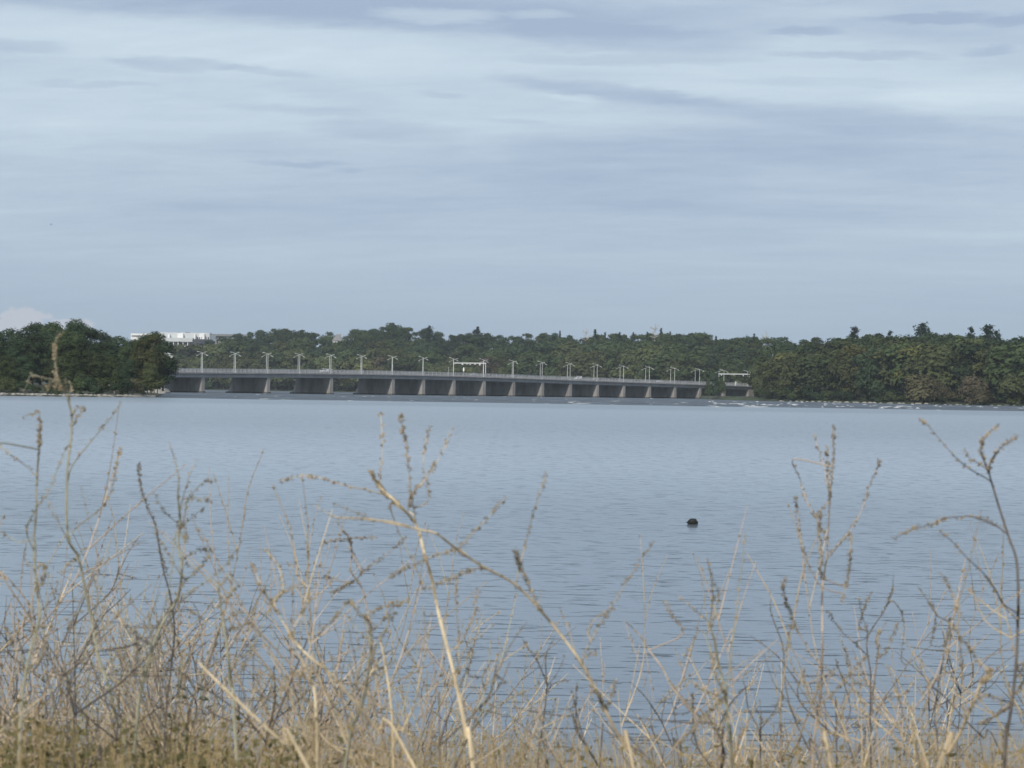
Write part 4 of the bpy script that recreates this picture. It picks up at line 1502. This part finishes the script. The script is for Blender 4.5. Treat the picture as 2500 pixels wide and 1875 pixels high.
weed('grey green forked weed left of centre with fanned curling tips', 3.5,
     [('A', [(1340, 1000), (1378, 1150), (1372, 1300), (1390, 1480), (1375, 1659)]), ('B', [(1280, 250), (1255, 450), (1140, 650), (1060, 850), (1000, 1100), (950, 1500)])],
     [('A', [(1385, 1420), (1450, 1180), (1510, 1020)], 30, .0018), ('A', [(1345, 1010), (1320, 930), (1300, 860)], 10, b2), ('A', [(1420, 1480), (1450, 1320), (1560, 1200), (1610, 1180), (1670, 1192)], 60, .0018),
      ('A', [(1450, 1330), (1540, 1320), (1640, 1342)], 50, b2), ('A', [(1425, 1520), (1520, 1430), (1580, 1380)], 30, b2), ('A', [(1370, 1510), (1280, 1430), (1180, 1270)], 40, b2),
      ('A', [(1410, 1520), (1430, 1600), (1440, 1659)], 90, b2), ('B', [(1260, 460), (1480, 330), (1600, 210), (1710, 60)], 70, b2), ('B', [(1290, 360), (1420, 230), (1510, 90)], 100, b2),
      ('B', [(1290, 200), (1390, 130), (1480, 130)], 70, b2), ('B', [(1270, 290), (1190, 170), (1130, 60)], 60, b2), ('B', [(1080, 760), (1160, 520), (1210, 260), (1240, 0)], 30, .002),
      ('B', [(1040, 920), (1180, 820), (1200, 500)], 60, b2), ('B', [(1010, 760), (940, 690), (850, 500)], 90, b2), ('B', [(980, 1010), (1080, 900), (1180, 840)], 40, b2),
      ('B', [(1000, 960), (950, 800), (880, 640)], 90, b2)],
     'stem_green', 'seed', .0042, .0018)
weed('dark seedy weed spike slanting beside the grey green forked weed', 3.8,
     [('A', [(1075, 1030), (1078, 1180), (1130, 1360), (1200, 1530), (1222, 1659)]), ('B', [(1150, 260), (1200, 450), (1230, 700), (1200, 1000), (1160, 1500)])],
     [('A', [(1200, 1530), (1130, 1360), (1080, 1200), (1075, 1040)], 150, b2), ('B', [(1180, 300), (1140, 160), (1100, 0)], 90, b2)], 'stem_dark', 'seed', .0026, .0012)
weed('mossy bent weed with short fork left of the straw stalks', 3.4,
     [('B', [(1420, 290), (1530, 380), (1560, 560), (1585, 700), (1610, 900), (1630, 1100), (1660, 1450)])],
     [('B', [(1535, 540), (1600, 460), (1680, 370)], 60, b2), ('B', [(1530, 380), (1580, 340), (1610, 290)], 30, b2), ('B', [(1590, 690), (1440, 620), (1300, 520)], 40, .0018), ('B', [(1590, 620), (1660, 570), (1780, 570)], 20, b2),
      ('B', [(1615, 970), (1800, 770), (1900, 530), (1990, 420)], 80, b2), ('B', [(1600, 700), (1680, 660), (1790, 640)], 70, b2), ('B', [(1640, 1050), (1760, 880), (1820, 700)], 50, b2)],
     'stem_green', 'seed_pale', .0040, .0020)
weed('tall straight straw coloured stalk at centre with a bent fluffy tip', 3.3,
     [('C', [(870, 570), (960, 700), (1100, 830), (1225, 975), (1285, 1180), (1340, 1370), (1385, 1600)]), ('D', [(1450, 930), (1500, 1150), (1560, 1450), (1600, 1659)])],
     [('C', [(1110, 840), (1010, 760), (950, 680), (900, 590)], 260, .003), ('C', [(1225, 960), (1190, 740), (1160, 450), (1135, 300), (1110, 180)], 170, b2), ('C', [(970, 700), (985, 400), (970, 170)], 60, b2),
      ('C', [(1170, 860), (1210, 740), (1290, 650), (1400, 480), (1480, 290)], 170, b2), ('C', [(1320, 790), (1280, 560), (1300, 350), (1330, 260)], 80, b2),
      ('C', [(930, 740), (700, 690), (540, 640), (400, 628), (250, 662)], 110, b2), ('C', [(1040, 820), (1090, 1000), (1200, 1240), (1300, 1450)], 60, .0018),
      ('D', [(1480, 1010), (1560, 900), (1590, 790), (1740, 640)], 90, b2), ('D', [(1490, 980), (1500, 800), (1480, 500), (1480, 330)], 80, b2), ('D', [(1510, 780), (1590, 620), (1640, 400)], 100, b2)],
     'stem_straw', 'seed_pale', .0044, .0030)
weed('long tan weed arching from centre down to the right', 3.1,
     [('C', [(480, 830), (650, 920), (800, 930), (1070, 960), (1220, 1005), (1370, 1040), (1530, 1160), (1710, 1280), (1930, 1400), (2130, 1600)]), ('E', [(600, 870), (720, 1080), (790, 1230), (860, 1370), (950, 1530), (1000, 1659)])],
     [('C', [(930, 942), (800, 890), (640, 830)], 40, b2), ('C', [(1530, 1160), (1700, 970), (1800, 860), (1880, 770)], 110, b2), ('C', [(1530, 1160), (1300, 1220), (1150, 1290), (1030, 1355)], 160, b2),
      ('C', [(1700, 1290), (1530, 1340), (1310, 1440)], 150, b2), ('C', [(1940, 1410), (2010, 1130), (2060, 930), (2110, 760), (2170, 590)], 90, b2), ('C', [(2110, 1580), (2010, 1340), (1960, 1250), (1940, 1150)], 200, .002),
      ('E', [(650, 860), (760, 660), (860, 500), (1010, 250), (1150, 60)], 110, b2), ('E', [(680, 690), (740, 600), (860, 540)], 60, b2), ('E', [(640, 880), (740, 860), (690, 830)], 40, b2), ('E', [(610, 900), (530, 650), (480, 540)], 30, b2),
      ('E', [(790, 1230), (760, 1150), (690, 1060)], 160, b2), ('E', [(800, 1250), (850, 1150), (870, 1030)], 90, b2)],
     'stem_tan', 'seed', .0038, .0018)
weed('seedy zigzag weed between the curling green and straw stalks', 3.9,
     [('C', [(660, 930), (675, 990), (745, 1070), (765, 1190), (755, 1310), (830, 1420), (875, 1590)]), ('D', [(870, 640), (900, 900), (950, 1250), (960, 1650)])],
     [('C', [(745, 1080), (850, 1070), (960, 1065)], 60, b2), ('C', [(745, 1085), (640, 1090), (550, 1100)], 70, b2), ('C', [(800, 1370), (900, 1270), (1000, 1200), (1160, 1070)], 130, b2), ('C', [(800, 1360), (720, 1410), (620, 1470)], 150, b2),
      ('C', [(770, 1180), (810, 1260), (840, 1310)], 30, b2), ('C', [(620, 1480), (600, 1380), (580, 1350)], 70, b2), ('C', [(760, 1180), (745, 1080), (700, 1020)], 60, b2)],
     'stem_pink', 'seed', .0028, .0014)
weed('green mossy upright stalk with two crooked arms near the bottom centre', 3.2,
     [('D', [(890, 650), (872, 900), (835, 1150), (775, 1330), (700, 1659)])],
     [('D', [(885, 700), (960, 620), (1050, 520), (1150, 480)], 100, .0018), ('D', [(870, 640), (840, 590), (960, 530), (1050, 490), (1140, 490)], 130, b2), ('D', [(875, 780), (840, 620), (760, 520), (700, 520)], 60, b2),
      ('D', [(860, 760), (760, 660), (690, 560)], 40, b2), ('D', [(730, 490), (630, 590), (500, 730)], 110, .0018), ('D', [(870, 900), (1000, 640), (1060, 560)], 40, b2), ('D', [(850, 1050), (950, 950), (1060, 900)], 60, b2)],
     'stem_green', 'seed_pale', .0044, .0026)
weed('pale straw stalk leaning from left down to the bottom centre', 3.0,
     [('D', [(200, 520), (320, 730), (430, 860), (600, 1000), (780, 1210), (930, 1390), (1180, 1640)])],
     [('D', [(210, 540), (120, 400), (40, 210)], 120, .002), ('D', [(200, 480), (260, 400), (230, 240), (130, 110)], 120, .002), ('D', [(240, 430), (330, 400), (400, 350)], 50, b2), ('D', [(320, 720), (400, 560), (480, 400)], 80, b2)],
     'stem_straw', 'seed_pale', .0040, .0020)
weed('second pale straw stalk bending straight down under the leaning one', 2.9,
     [('D', [(330, 760), (420, 960), (480, 1100), (495, 1300), (505, 1640)])], [('D', [(430, 980), (330, 1000), (230, 1140)], 80, b2), ('D', [(485, 1250), (400, 1150), (380, 1000)], 80, b2)], 'stem_straw', 'seed_pale', .0036, .0022)
weed('lowest pale straw stalk slanting across the brush at bottom left', 2.8, [('B', [(1380, 890), (1450, 970), (1740, 1250), (2000, 1490)]), ('D', [(300, 1540), (440, 1659)])], [('B', [(1740, 1250), (1800, 1100), (1830, 900)], 70, b2)], 'stem_straw', 'seed_pale', .0036, .0022)
weed('thin white straw crossing the straight centre stalk', 3.4, [('D', [(1310, 560), (1280, 750), (1240, 950), (1185, 1210), (1100, 1400), (1000, 1659)])], [('D', [(1150, 1300), (1260, 1150), (1430, 1010)], 0, b2)], 'stem_straw', 'seed_pale', .0022, .0012)
weed('short pale stalk standing left of the centre stalk', 3.5, [('D', [(940, 730), (970, 860), (990, 980), (1020, 1200), (1040, 1650)])], [('D', [(945, 750), (985, 700), (1000, 680)], 30, b2)], 'stem_straw', 'seed_pale', .0030, .0024)
weed('dark wiry branching stem right of the arching weed', 4.2,
     [('E', [(452, 720), (383, 880), (390, 1070), (370, 1300), (350, 1450), (325, 1640)])],
     [('E', [(385, 1060), (350, 960), (290, 860), (222, 752)], 60, b2), ('E', [(375, 1020), (330, 920), (318, 830)], 40, b2), ('E', [(385, 1160), (420, 1080), (480, 1050), (565, 1040)], 60, b2), ('E', [(390, 1090), (470, 980), (510, 880)], 30, b2),
      ('E', [(370, 1300), (440, 1370), (520, 1430), (600, 1560)], 30, b2), ('E', [(360, 1340), (250, 1180), (130, 1080)], 40, b2)], 'stem_dark', 'seed', .0024, .0014)
weed('thick pale green stalk with whorled top right of the arching weed', 3.2,
     [('E', [(1535, 640), (1570, 760), (1605, 950), (1650, 1150), (1668, 1400), (1690, 1659)])],
     [('E', [(1540, 650), (1560, 420), (1520, 180)], 60, .002), ('E', [(1555, 640), (1600, 480), (1580, 350)], 60, b2), ('E', [(1530, 630), (1400, 520), (1310, 440)], 40, b2), ('E', [(1660, 1080), (1700, 750), (1750, 350), (1792, 0)], 60, .0022),
      ('E', [(1640, 1130), (1580, 1010), (1550, 850)], 90, b2), ('E', [(1640, 1170), (1480, 1310), (1340, 1480)], 160, b2), ('E', [(1640, 1170), (1500, 1110), (1390, 1040)], 60, b2), ('E', [(1330, 930), (1400, 800), (1480, 690)], 30, b2)],
     'stem_green', 'seed_pale', .0046, .0024)
weed('bleached thin weed with drooping top in front of the open water right of centre', 3.6,
     [('E', [(930, 610), (1060, 740), (1110, 830), (1200, 950), (1280, 1100), (1480, 1350), (1650, 1570)])],
     [('E', [(1060, 740), (1090, 860), (1120, 1040), (1145, 1200)], 20, b2), ('E', [(950, 640), (980, 750), (1050, 950), (1110, 1180)], 20, b2), ('E', [(1350, 715), (1270, 580), (1220, 490)], 90, .0018)], 'stem_pink', 'seed', .0026, .0016)
weed('twin dark stem with white lower leaf right of the arching weed', 4.4,
     [('E', [(960, 1040), (1060, 1130), (1120, 1210), (1190, 1320), (1280, 1520), (1330, 1659)])], [('E', [(1120, 1210), (1130, 1300), (1110, 1400)], 0, b2), ('E', [(1200, 1300), (1220, 1200), (1215, 1150)], 20, b2)], 'stem_dark', 'seed', .0026, .0012)
weed('short dark twig standing alone at lower centre right', 4.4, [('E', [(1240, 1080), (1282, 1240), (1300, 1400), (1330, 1550), (1340, 1650)])], [('E', [(1285, 1250), (1320, 1190), (1350, 1150)], 30, b2)], 'stem_dark', 'seed', .0022, .0012)
weed('tall pinkish weed with many upright seed spikes over the right water', 3.7,
     [('F', [(740, 275), (742, 500), (718, 800), (700, 1100), (690, 1300), (658, 1520), (655, 1659)]), ('G', [(655, 600), (650, 1000), (620, 1250), (580, 1659)])],
     [('F', [(715, 800), (735, 600), (745, 420), (740, 275)], 160, b2), ('F', [(690, 1160), (640, 1050), (580, 950), (520, 820), (480, 680), (435, 540)], 150, .0018), ('F', [(692, 1310), (760, 1220), (850, 1120), (960, 930), (1020, 740), (1090, 590), (1098, 540)], 190, .0018),
      ('F', [(870, 1120), (868, 1280), (860, 1420), (810, 1640)], 220, b2), ('F', [(655, 1450), (650, 1300), (632, 1100), (640, 930)], 330, .0018), ('F', [(645, 1520), (540, 1340), (490, 1150), (465, 980), (450, 830)], 200, b2),
      ('F', [(710, 850), (700, 640), (688, 450)], 150, b2), ('F', [(700, 760), (660, 560), (620, 440), (600, 340)], 60, b2), ('G', [(650, 880), (540, 730), (440, 550), (390, 420), (355, 300), (362, 190)], 240, .0018),
      ('G', [(625, 1180), (770, 1050), (900, 900), (1000, 790)], 200, .0018), ('G', [(630, 1180), (760, 1330), (850, 1440), (900, 1600)], 40, .0018), ('G', [(620, 1160), (540, 1010), (430, 900)], 40, b2), ('G', [(620, 1200), (430, 1400), (230, 1650)], 20, .002),
      ('G', [(655, 880), (740, 930), (850, 1010), (960, 1110)], 60, b2), ('G', [(645, 1030), (700, 960), (760, 900)], 20, b2)],
     'stem_pink', 'seed', .0034, .0014)
weed('tall dark stalk with forked fluffy top at the right edge', 3.3,
     [('F', [(1930, 590), (1945, 660), (2010, 880), (2090, 1130), (2155, 1330), (2168, 1659)]), ('G', [(2165, 500), (2155, 800), (2120, 1150), (2080, 1400), (2060, 1659)])],
     [('F', [(1945, 600), (1975, 520), (2050, 440), (2170, 355)], 120, .0022), ('F', [(1920, 590), (1880, 480), (1910, 370), (2025, 265)], 130, .0022), ('F', [(1935, 630), (1860, 570), (1800, 540), (1750, 450)], 40, b2),
      ('F', [(1940, 700), (1800, 620), (1700, 540), (1580, 410), (1480, 290), (1400, 230)], 70, .0018), ('F', [(2085, 1120), (1980, 1040), (1900, 1000), (1820, 990)], 30, b2), ('F', [(1820, 988), (1740, 983), (1600, 995), (1540, 1028), (1430, 1060), (1330, 1090), (1200, 1160)], 130, b2),
      ('F', [(2052, 1659), (2000, 1560), (1900, 1420), (1780, 1310), (1650, 1170), (1560, 1100)], 60, .0020), ('G', [(2145, 500), (2080, 440), (2010, 320), (1900, 160)], 40, .002), ('G', [(2110, 1180), (1990, 1260), (1880, 1310)], 150, b2),
      ('G', [(2130, 1100), (2200, 1000), (2240, 850)], 120, b2), ('G', [(2115, 1180), (2000, 1120), (1860, 1070)], 50, b2), ('G', [(2150, 880), (2210, 850), (2260, 800)], 30, b2)],
     'stem_dark', 'seed_pale', .0040, .0026)
weed('dark crooked stem with hooked side twigs in the lower right water', 4.3,
     [('G', [(1205, 150), (1190, 310), (1130, 450), (1010, 640), (1005, 780), (1030, 950), (1025, 1300), (1030, 1659)])],
     [('G', [(1130, 450), (1165, 360), (1200, 280)], 60, b2), ('G', [(1000, 790), (900, 690), (800, 600), (690, 440)], 110, .0020), ('G', [(1005, 640), (960, 470), (935, 340)], 50, b2), ('G', [(1000, 600), (940, 580), (960, 480), (990, 400), (1030, 300)], 140, b2),
      ('G', [(1265, 760), (1290, 580), (1260, 450), (1200, 370)], 90, b2), ('G', [(1270, 750), (1270, 830), (1310, 890)], 10, b2), ('G', [(1030, 1300), (960, 1340), (920, 1320)], 10, b2)],
     'stem_dark', 'seed', .0026, .0014)
weed('fuzzy seed weed right of the dark crooked stem', 4.0,
     [('G', [(1150, 530), (1085, 640), (1085, 760), (1060, 980), (1040, 1200), (1100, 1659)])], [('G', [(1090, 760), (1080, 660), (1100, 600)], 160, b2), ('G', [(1130, 780), (1190, 660), (1245, 530)], 110, b2), ('G', [(900, 1000), (860, 860), (830, 720)], 120, b2), ('G', [(1280, 1090), (1330, 1040), (1430, 850)], 80, b2)], 'stem_pink', 'seed', .0022, .0012)
weed('white bleached straw curving in front of the lower right water', 3.4, [('G', [(1150, 865), (1190, 960), (1250, 1130), (1320, 1360), (1450, 1600)])], [('G', [(1250, 1130), (1230, 1100), (1210, 1060)], 20, b2)], 'stem_straw', 'seed_pale', .0020, .0012)
weed('long white bleached straw slanting through the lower right weeds', 3.3, [('G', [(820, 1150), (960, 1220), (1180, 1400), (1360, 1590), (1420, 1659)])], [('G', [(960, 1225), (990, 1180), (940, 1120)], 30, b2)], 'stem_straw', 'seed_pale', .0022, .0014)
weed('pale straw nearly parallel below the long white bleached one', 3.2, [('G', [(1050, 1180), (1190, 1300), (1340, 1450), (1480, 1659)])], [('G', [(1180, 1290), (1150, 1240), (1090, 1200)], 20, b2)], 'stem_straw', 'seed_pale', .0022, .0014)
weed('short bright white straw at the bottom under the pinkish weed', 3.0, [('G', [(650, 1425), (680, 1530), (725, 1659)])], [('G', [(690, 1560), (720, 1500), (740, 1470)], 10, b2)], 'stem_straw', 'seed_pale', .0022, .0014)
weed('dark long stem slanting to the lower right corner', 3.9, [('G', [(1450, 985), (1600, 1110), (1750, 1280), (1900, 1430), (2070, 1620)])], [('G', [(1470, 1010), (1530, 960), (1580, 930)], 30, b2), ('G', [(1860, 1390), (1800, 1480), (1900, 1600)], 10, b2)], 'stem_dark', 'seed', .0026, .0014)
weed('dark curved stem from bottom right up to the open water', 4.1, [('G', [(260, 340), (262, 470), (350, 720), (368, 1000), (430, 1250), (560, 1530), (650, 1659)])], [('G', [(370, 780), (400, 620), (420, 560)], 70, b2), ('G', [(345, 1080), (280, 1000), (205, 780)], 30, b2), ('G', [(400, 1180), (480, 1320), (560, 1390)], 20, b2)], 'stem_dark', 'seed', .0026, .0012)
weed('thick fuzzy tan weed leaning out of the bottom right brush', 3.0, [('G', [(1950, 930), (1880, 1000), (1830, 1130), (1760, 1300), (1700, 1420), (1620, 1560), (1550, 1659)])],
     [('G', [(1950, 940), (1850, 810), (1760, 700), (1640, 540)], 110, .0018), ('G', [(1890, 990), (1930, 960), (1950, 900)], 260, .002), ('G', [(1800, 1200), (1900, 1100), (2060, 1180)], 60, b2), ('G', [(1750, 1310), (1740, 1000), (1720, 700), (1700, 430)], 40, .002), ('G', [(1700, 430), (1640, 270), (1560, 140)], 60, b2)],
     'stem_tan', 'seed_pale', .0044, .0026)
weed('thin seedy weed rising left of the tall right edge stalk', 3.9, [('G', [(1375, 240), (1460, 350), (1540, 480), (1640, 560), (1590, 800), (1560, 980), (1520, 1300), (1560, 1659)])],
     [('G', [(1590, 800), (1620, 640), (1640, 500)], 110, b2), ('G', [(1480, 380), (1530, 460), (1510, 620), (1490, 700)], 80, b2), ('G', [(1540, 980), (1480, 1020), (1440, 1080)], 70, b2)], 'stem_dark', 'seed', .0020, .0012)
weed('dark kinked stem at lower right with a row of tiny pods', 4.2, [('G', [(5, 900), (60, 1030), (85, 1200), (175, 1390), (178, 1600)])], [('G', [(175, 1390), (185, 1280), (170, 1130)], 60, b2), ('G', [(130, 1060), (150, 1200), (180, 1280)], 30, b2), ('G', [(235, 1285), (290, 1220), (320, 1130)], 70, b2)], 'stem_dark', 'seed', .0020, .0012)

# a sprig of broad dark leaves hanging near the bottom left
def leaf_sprig():
    root = at(450, 1900, 4.6)
    o = empty('leafy_sprig', (root.x, 4.6, bank_z(4.6)))
    P0 = np.array(o.location)
    stem = smooth_line([np.zeros(3)] + [np.array(at(x, y, 4.6)) - P0 for x, y in ((455, 1850), (470, 1780), (480, 1720), (455, 1680), (440, 1665))], 4)
    MB().tube(stem, np.linspace(.003, .0012, len(stem)), 5).build('stem', M['stem_dark'], o)
    for (x, y, w, h, a) in ((442, 1680, 26, 8, .5), (447, 1703, 20, 10, .2), (497, 1707, 24, 12, .1), (492, 1683, 24, 8, .2), (420, 1750, 30, 14, .35), (430, 1768, 24, 9, .3), (508, 1727, 18, 5, -.3),
                            (470, 1765, 22, 6, .2), (510, 1778, 30, 6, .15), (545, 1775, 20, 6, -.2), (455, 1800, 24, 10, .4), (500, 1812, 26, 10, 0)):
        D = 4.6 + wr.normal() * .08
        c = np.array(at(x, y, D)) - P0
        sx = w * .62 / FPX * D; sz = h * .62 / FPX * D
        prof = [(-1, 0), (-.55, .55), (0, .8), (.5, .55), (1, 0), (.5, -.5), (0, -.75), (-.55, -.5)]
        V = []
        for u, v in prof:
            xx, zz = u * sx, v * sz
            V.append((c[0] + xx * math.cos(a) + zz * math.sin(a), c[1] + .012 * abs(v), c[2] - xx * math.sin(a) + zz * math.cos(a)))
        V.append((c[0], c[1] - .004, c[2]))
        MB().add(V, [(i, (i + 1) % 8, 8) for i in range(8)]).build('leaf', M['weed_leaf'], o)
    tag(o, 'sprig of broad dark green leaves among dry stems at lower left', 'plant')


leaf_sprig()


# many smaller twiggy weeds of the thicket
def twig_proto(seed, H, mat, seedmat, nb):
    r = np.random.default_rng(seed)
    parts = []
    lean = r.normal(size=2) * .10
    line = smooth_line([(0, 0, 0), (lean[0] * .3, lean[1] * .3, H * .35), (lean[0] * .8 + r.normal() * .02, lean[1] * .8, H * .7), (lean[0] * 1.5, lean[1] * 1.5, H)], 5)
    me = MB().tube(line, np.linspace(.0024, .0009, len(line)), 4).mesh('stem')
    parts.append(('stem', me, mat))
    groups = [[] for _ in range(4)]
    seeds = []
    mbs = [MB() for _ in range(4)]
    for k in range(nb):
        f = r.uniform(.22, .97)
        p = line[int(f * (len(line) - 1))]
        a = r.uniform(0, 6.283)
        L = H * r.uniform(.12, .34) * (1.15 - .55 * f)
        d = np.array((math.cos(a) * .75, math.sin(a) * .75, r.uniform(.5, 1.1)))
        q1 = p + d * L * .5 + r.normal(size=3) * .012
        q2 = p + d * L * np.array((.9, .9, 1.05)) + r.normal(size=3) * .025
        bl = smooth_line([p, q1, q2], 4)
        mbs[k % 4].tube(bl, np.linspace(.0015, .0006, len(bl)), 3, False)
        seeds.append(seed_pieces(bl[1:], int(10 + L * 130), .0026, .0020, r))
        for s in range(r.integers(1, 4)):
            p3 = bl[r.integers(2, len(bl) - 1)]
            d3 = d + r.normal(size=3) * .7
            l3 = smooth_line([p3, p3 + d3 * L * .16, p3 + d3 * L * .34 + r.normal(size=3) * .01], 3)
            mbs[k % 4].tube(l3, np.linspace(.0010, .0005, len(l3)), 3, False)
            seeds.append(seed_pieces(l3, int(5 + L * 40), .0024, .0018, r))
    for m in mbs:
        parts.append(('branch', m.mesh('branch'), mat))
    parts.append(('seed_spray', quads_mesh('seed_spray', np.concatenate(seeds)), seedmat))
    for nm, me, mt in parts:
        me.materials.append(M[mt])
    return parts


TW = [twig_proto(500 + k, 1.0, mt, sm, 15 + 3 * (k % 3)) for k, (mt, sm) in enumerate(
    [('stem_pink', 'seed'), ('stem_tan', 'seed_pale'), ('stem_dark', 'seed'), ('stem_green', 'seed_pale'), ('stem_pink', 'seed_pale'), ('stem_tan', 'seed'), ('stem_straw', 'seed_pale'), ('stem_dark', 'seed_pale')])]
TWN = ['pinkish dry', 'tan dry', 'dark wiry', 'grey green', 'rosy straw', 'brown seeded', 'bleached straw', 'dark tangled']


WA = [(30, 'at the left edge'), (90, 'by the reddish tipped weed'), (200, 'by the tangled headed weed'), (330, 'by the forked curling weed'), (470, 'by the dark leafy sprig'), (560, 'by the mossy bent weed'), (690, 'by the lowest straw stalk'),
      (770, 'by the straight bent straw'), (880, 'by the mossy crooked stalk'), (1000, 'by the leaning straw stalk'), (1120, 'by the tall centre stalk'), (1320, 'by the dark wiry stem'), (1440, 'by the arching weed foot'),
      (1600, 'by the twin dark stem'), (1770, 'by the thick pale green stalk'), (1900, 'by the dark curved stem'), (2000, 'by the pinkish weed'), (2125, 'by the dark crooked stem'), (2250, 'by the white straws'), (2350, 'by the fuzzy tan weed'), (2470, 'by the right edge stalk')]


def plant_twigs():
    # top of the thicket along the picture, source pixels
    TOP = [(-50, 1420), (100, 1430), (300, 1480), (450, 1520), (600, 1560), (800, 1560), (950, 1600), (1100, 1660), (1300, 1700), (1500, 1720), (1700, 1740), (1900, 1740), (2100, 1700), (2300, 1640), (2450, 1560), (2550, 1540)]
    r = np.random.default_rng(31)
    n = 0
    for k in range(200):
        px = r.uniform(-60, 2560)
        if px > 900 and r.uniform() < .35:
            px = r.uniform(-60, 800)
        D = r.uniform(3.3, 7.5)
        top = interp(px, TOP) + abs(r.normal()) * 95 - 25
        if k >= 118:                       # low tangle near the foot of the thicket
            top = max(top, interp(px, TOP) + 90) + r.uniform(0, 110)
        top = min(top, 1840)
        q = at(px, top, D)
        gz = bank_z(D) - .03
        h = q.z - gz
        j = int(r.integers(0, 8))
        o = empty('twiggy_weed', (q.x, D, gz), r.uniform(0, 6.28))
        s = h / 1.0
        wv = min(1.25, s) * r.uniform(.8, 1.15)
        o.scale = (wv, wv, s)
        for nm, me, mt in TW[j]:
            tag(link_mesh(nm, me, None, o), kind=None if nm == 'stem' else 'stuff')
        ht = 'tall' if top < interp(px, TOP) + 20 else ('low' if top > interp(px, TOP) + 110 else 'middling')
        tag(o, f'{ht} {TWN[j]} twiggy weed, {min(WA, key=lambda a: abs(a[0] - px))[1]}', 'weed', f'{TWN[j]} twiggy weeds')


plant_twigs()


def build_brush():
    """yellow green leafy brush and dry grass blades low on the bank"""
    r = np.random.default_rng(9)
    n = 11000
    px = r.uniform(-80, 2580, n)
    keep = r.uniform(0, 1, n) < np.interp(px, [-80, 500, 900, 1400, 2580], [1, .9, .55, .25, .3])
    px = px[keep]
    n = len(px)
    D = r.uniform(3.0, 5.5, n)
    edge = np.interp(px, [-80, 100, 200, 350, 500, 600, 800, 1000, 1300, 1600, 1900, 2200, 2580], [1780, 1790, 1815, 1835, 1830, 1845, 1840, 1860, 1885, 1885, 1890, 1885, 1855])
    edge = edge + 22 * np.sin(px * .035) + 14 * np.sin(px * .11)
    py = edge - 120 + r.uniform(0, 1, n) ** .38 * 275
    P = np.array([tuple(at(a, b, d)) for a, b, d in zip(px, py, D)])
    N = unit(r.normal(size=(n, 3)) + np.array((0, -.2, .5)))
    q = leaf_quads(P, N, .0046, r, 1.3)
    tag(link_mesh('brush', quads_mesh('brush', q), M['brush']), 'yellow green leafy brush filling the bottom edge', 'brush', None, 'stuff')
    n = 5000  # darker leaf layer, its colour standing in for shaded gaps among the straw
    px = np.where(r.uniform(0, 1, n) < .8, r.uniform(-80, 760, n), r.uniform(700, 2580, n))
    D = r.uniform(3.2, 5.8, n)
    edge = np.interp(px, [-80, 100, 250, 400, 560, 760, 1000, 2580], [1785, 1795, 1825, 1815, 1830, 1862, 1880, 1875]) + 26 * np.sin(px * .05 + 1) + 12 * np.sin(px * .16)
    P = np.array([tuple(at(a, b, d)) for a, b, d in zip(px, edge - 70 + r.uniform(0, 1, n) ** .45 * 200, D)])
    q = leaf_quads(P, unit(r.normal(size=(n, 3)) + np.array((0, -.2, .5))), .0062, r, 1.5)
    tag(link_mesh('undergrowth', quads_mesh('undergrowth', q), M['undergrowth']), 'dark green undergrowth painting shaded gaps between the dry stems at the bottom', 'undergrowth', None, 'stuff')
    n = 5200
    px = r.uniform(-80, 2580, n)
    D = r.uniform(2.8, 7.0, n)
    top = np.interp(px, [-80, 300, 700, 1200, 2000, 2580], [1700, 1720, 1735, 1770, 1800, 1750]) + np.abs(r.normal(size=n)) * 75
    V = np.zeros((n * 4, 4, 3))
    for i in range(n):
        t = np.array(at(px[i], top[i], D[i]))
        h = t[2] - (bank_z(D[i]) - .03)
        b = np.array((t[0] + r.normal() * .16, D[i] + r.normal() * .1, bank_z(D[i]) - .03))
        f = np.linspace(0, 1, 5)
        bend = r.normal(size=2) * .10
        L = np.stack([b + (t - b) * k + np.array((bend[0], bend[1], 0)) * math.sin(k * math.pi) * .6 for k in f])
        wd = np.array((.0024, .0022, .0018, .0012, .0002)) * r.uniform(.7, 1.3)
        ang = r.uniform(0, 3.14)
        s = np.array((math.cos(ang), math.sin(ang) * .5, 0))
        for k in range(4):
            V[i * 4 + k] = (L[k] - s * wd[k], L[k] + s * wd[k], L[k + 1] + s * wd[k + 1], L[k + 1] - s * wd[k + 1])
    tag(link_mesh('dry_grass', quads_mesh('dry_grass', V), M['dry_grass']), 'dry straw coloured grass along the bottom edge', 'grass', None, 'stuff')


build_brush()

# ------------------------------------------------------------------ air
HAZE = 6.0e-5
if HAZE > 0:
    hm, g, out = new_mat('thin haze')
    vol = g.n('ShaderNodeVolumePrincipled')
    vol.inputs['Color'].default_value = (0.80, 0.90, 1.0, 1)
    vol.inputs['Density'].default_value = HAZE
    hm.node_tree.links.new(vol.outputs[0], out.inputs['Volume'])
    hb = MB()
    hb.box((0, 7000, 45), (27000, 17000, 94))
    o = hb.build('haze', hm)
    tag(o, kind='stuff')
    o['label'] = 'thin pale haze lying over the river'


# ------------------------------------------------------------------ labels that would still be shared: told apart by place
def tell_apart():
    by = {}
    for o in C.objects:
        if o.parent is None and o.get('label') and o.get('category'):
            by.setdefault(o['label'], []).append(o)
    bpy.context.view_layer.update()
    for lb, os_ in by.items():
        n = len(os_)
        if n < 2 or n > 8:
            continue
        os_.sort(key=lambda o: o.location.x / max(1.0, o.location.y))
        for k, o in enumerate(os_):
            if n == 2:
                w = ('left one', 'right one')[k]
            elif n == 3:
                w = ('left one', 'middle one', 'right one')[k]
            else:
                w = 'leftmost one' if k == 0 else ('rightmost one' if k == n - 1 else ORD[k] + ' from left')
            o['label'] = lb + ', ' + w
            if len(o['label'].replace(',', ' ').split()) > 16:
                o['label'] = lb.replace(' the ', ' ') + ', ' + w


tell_apart()
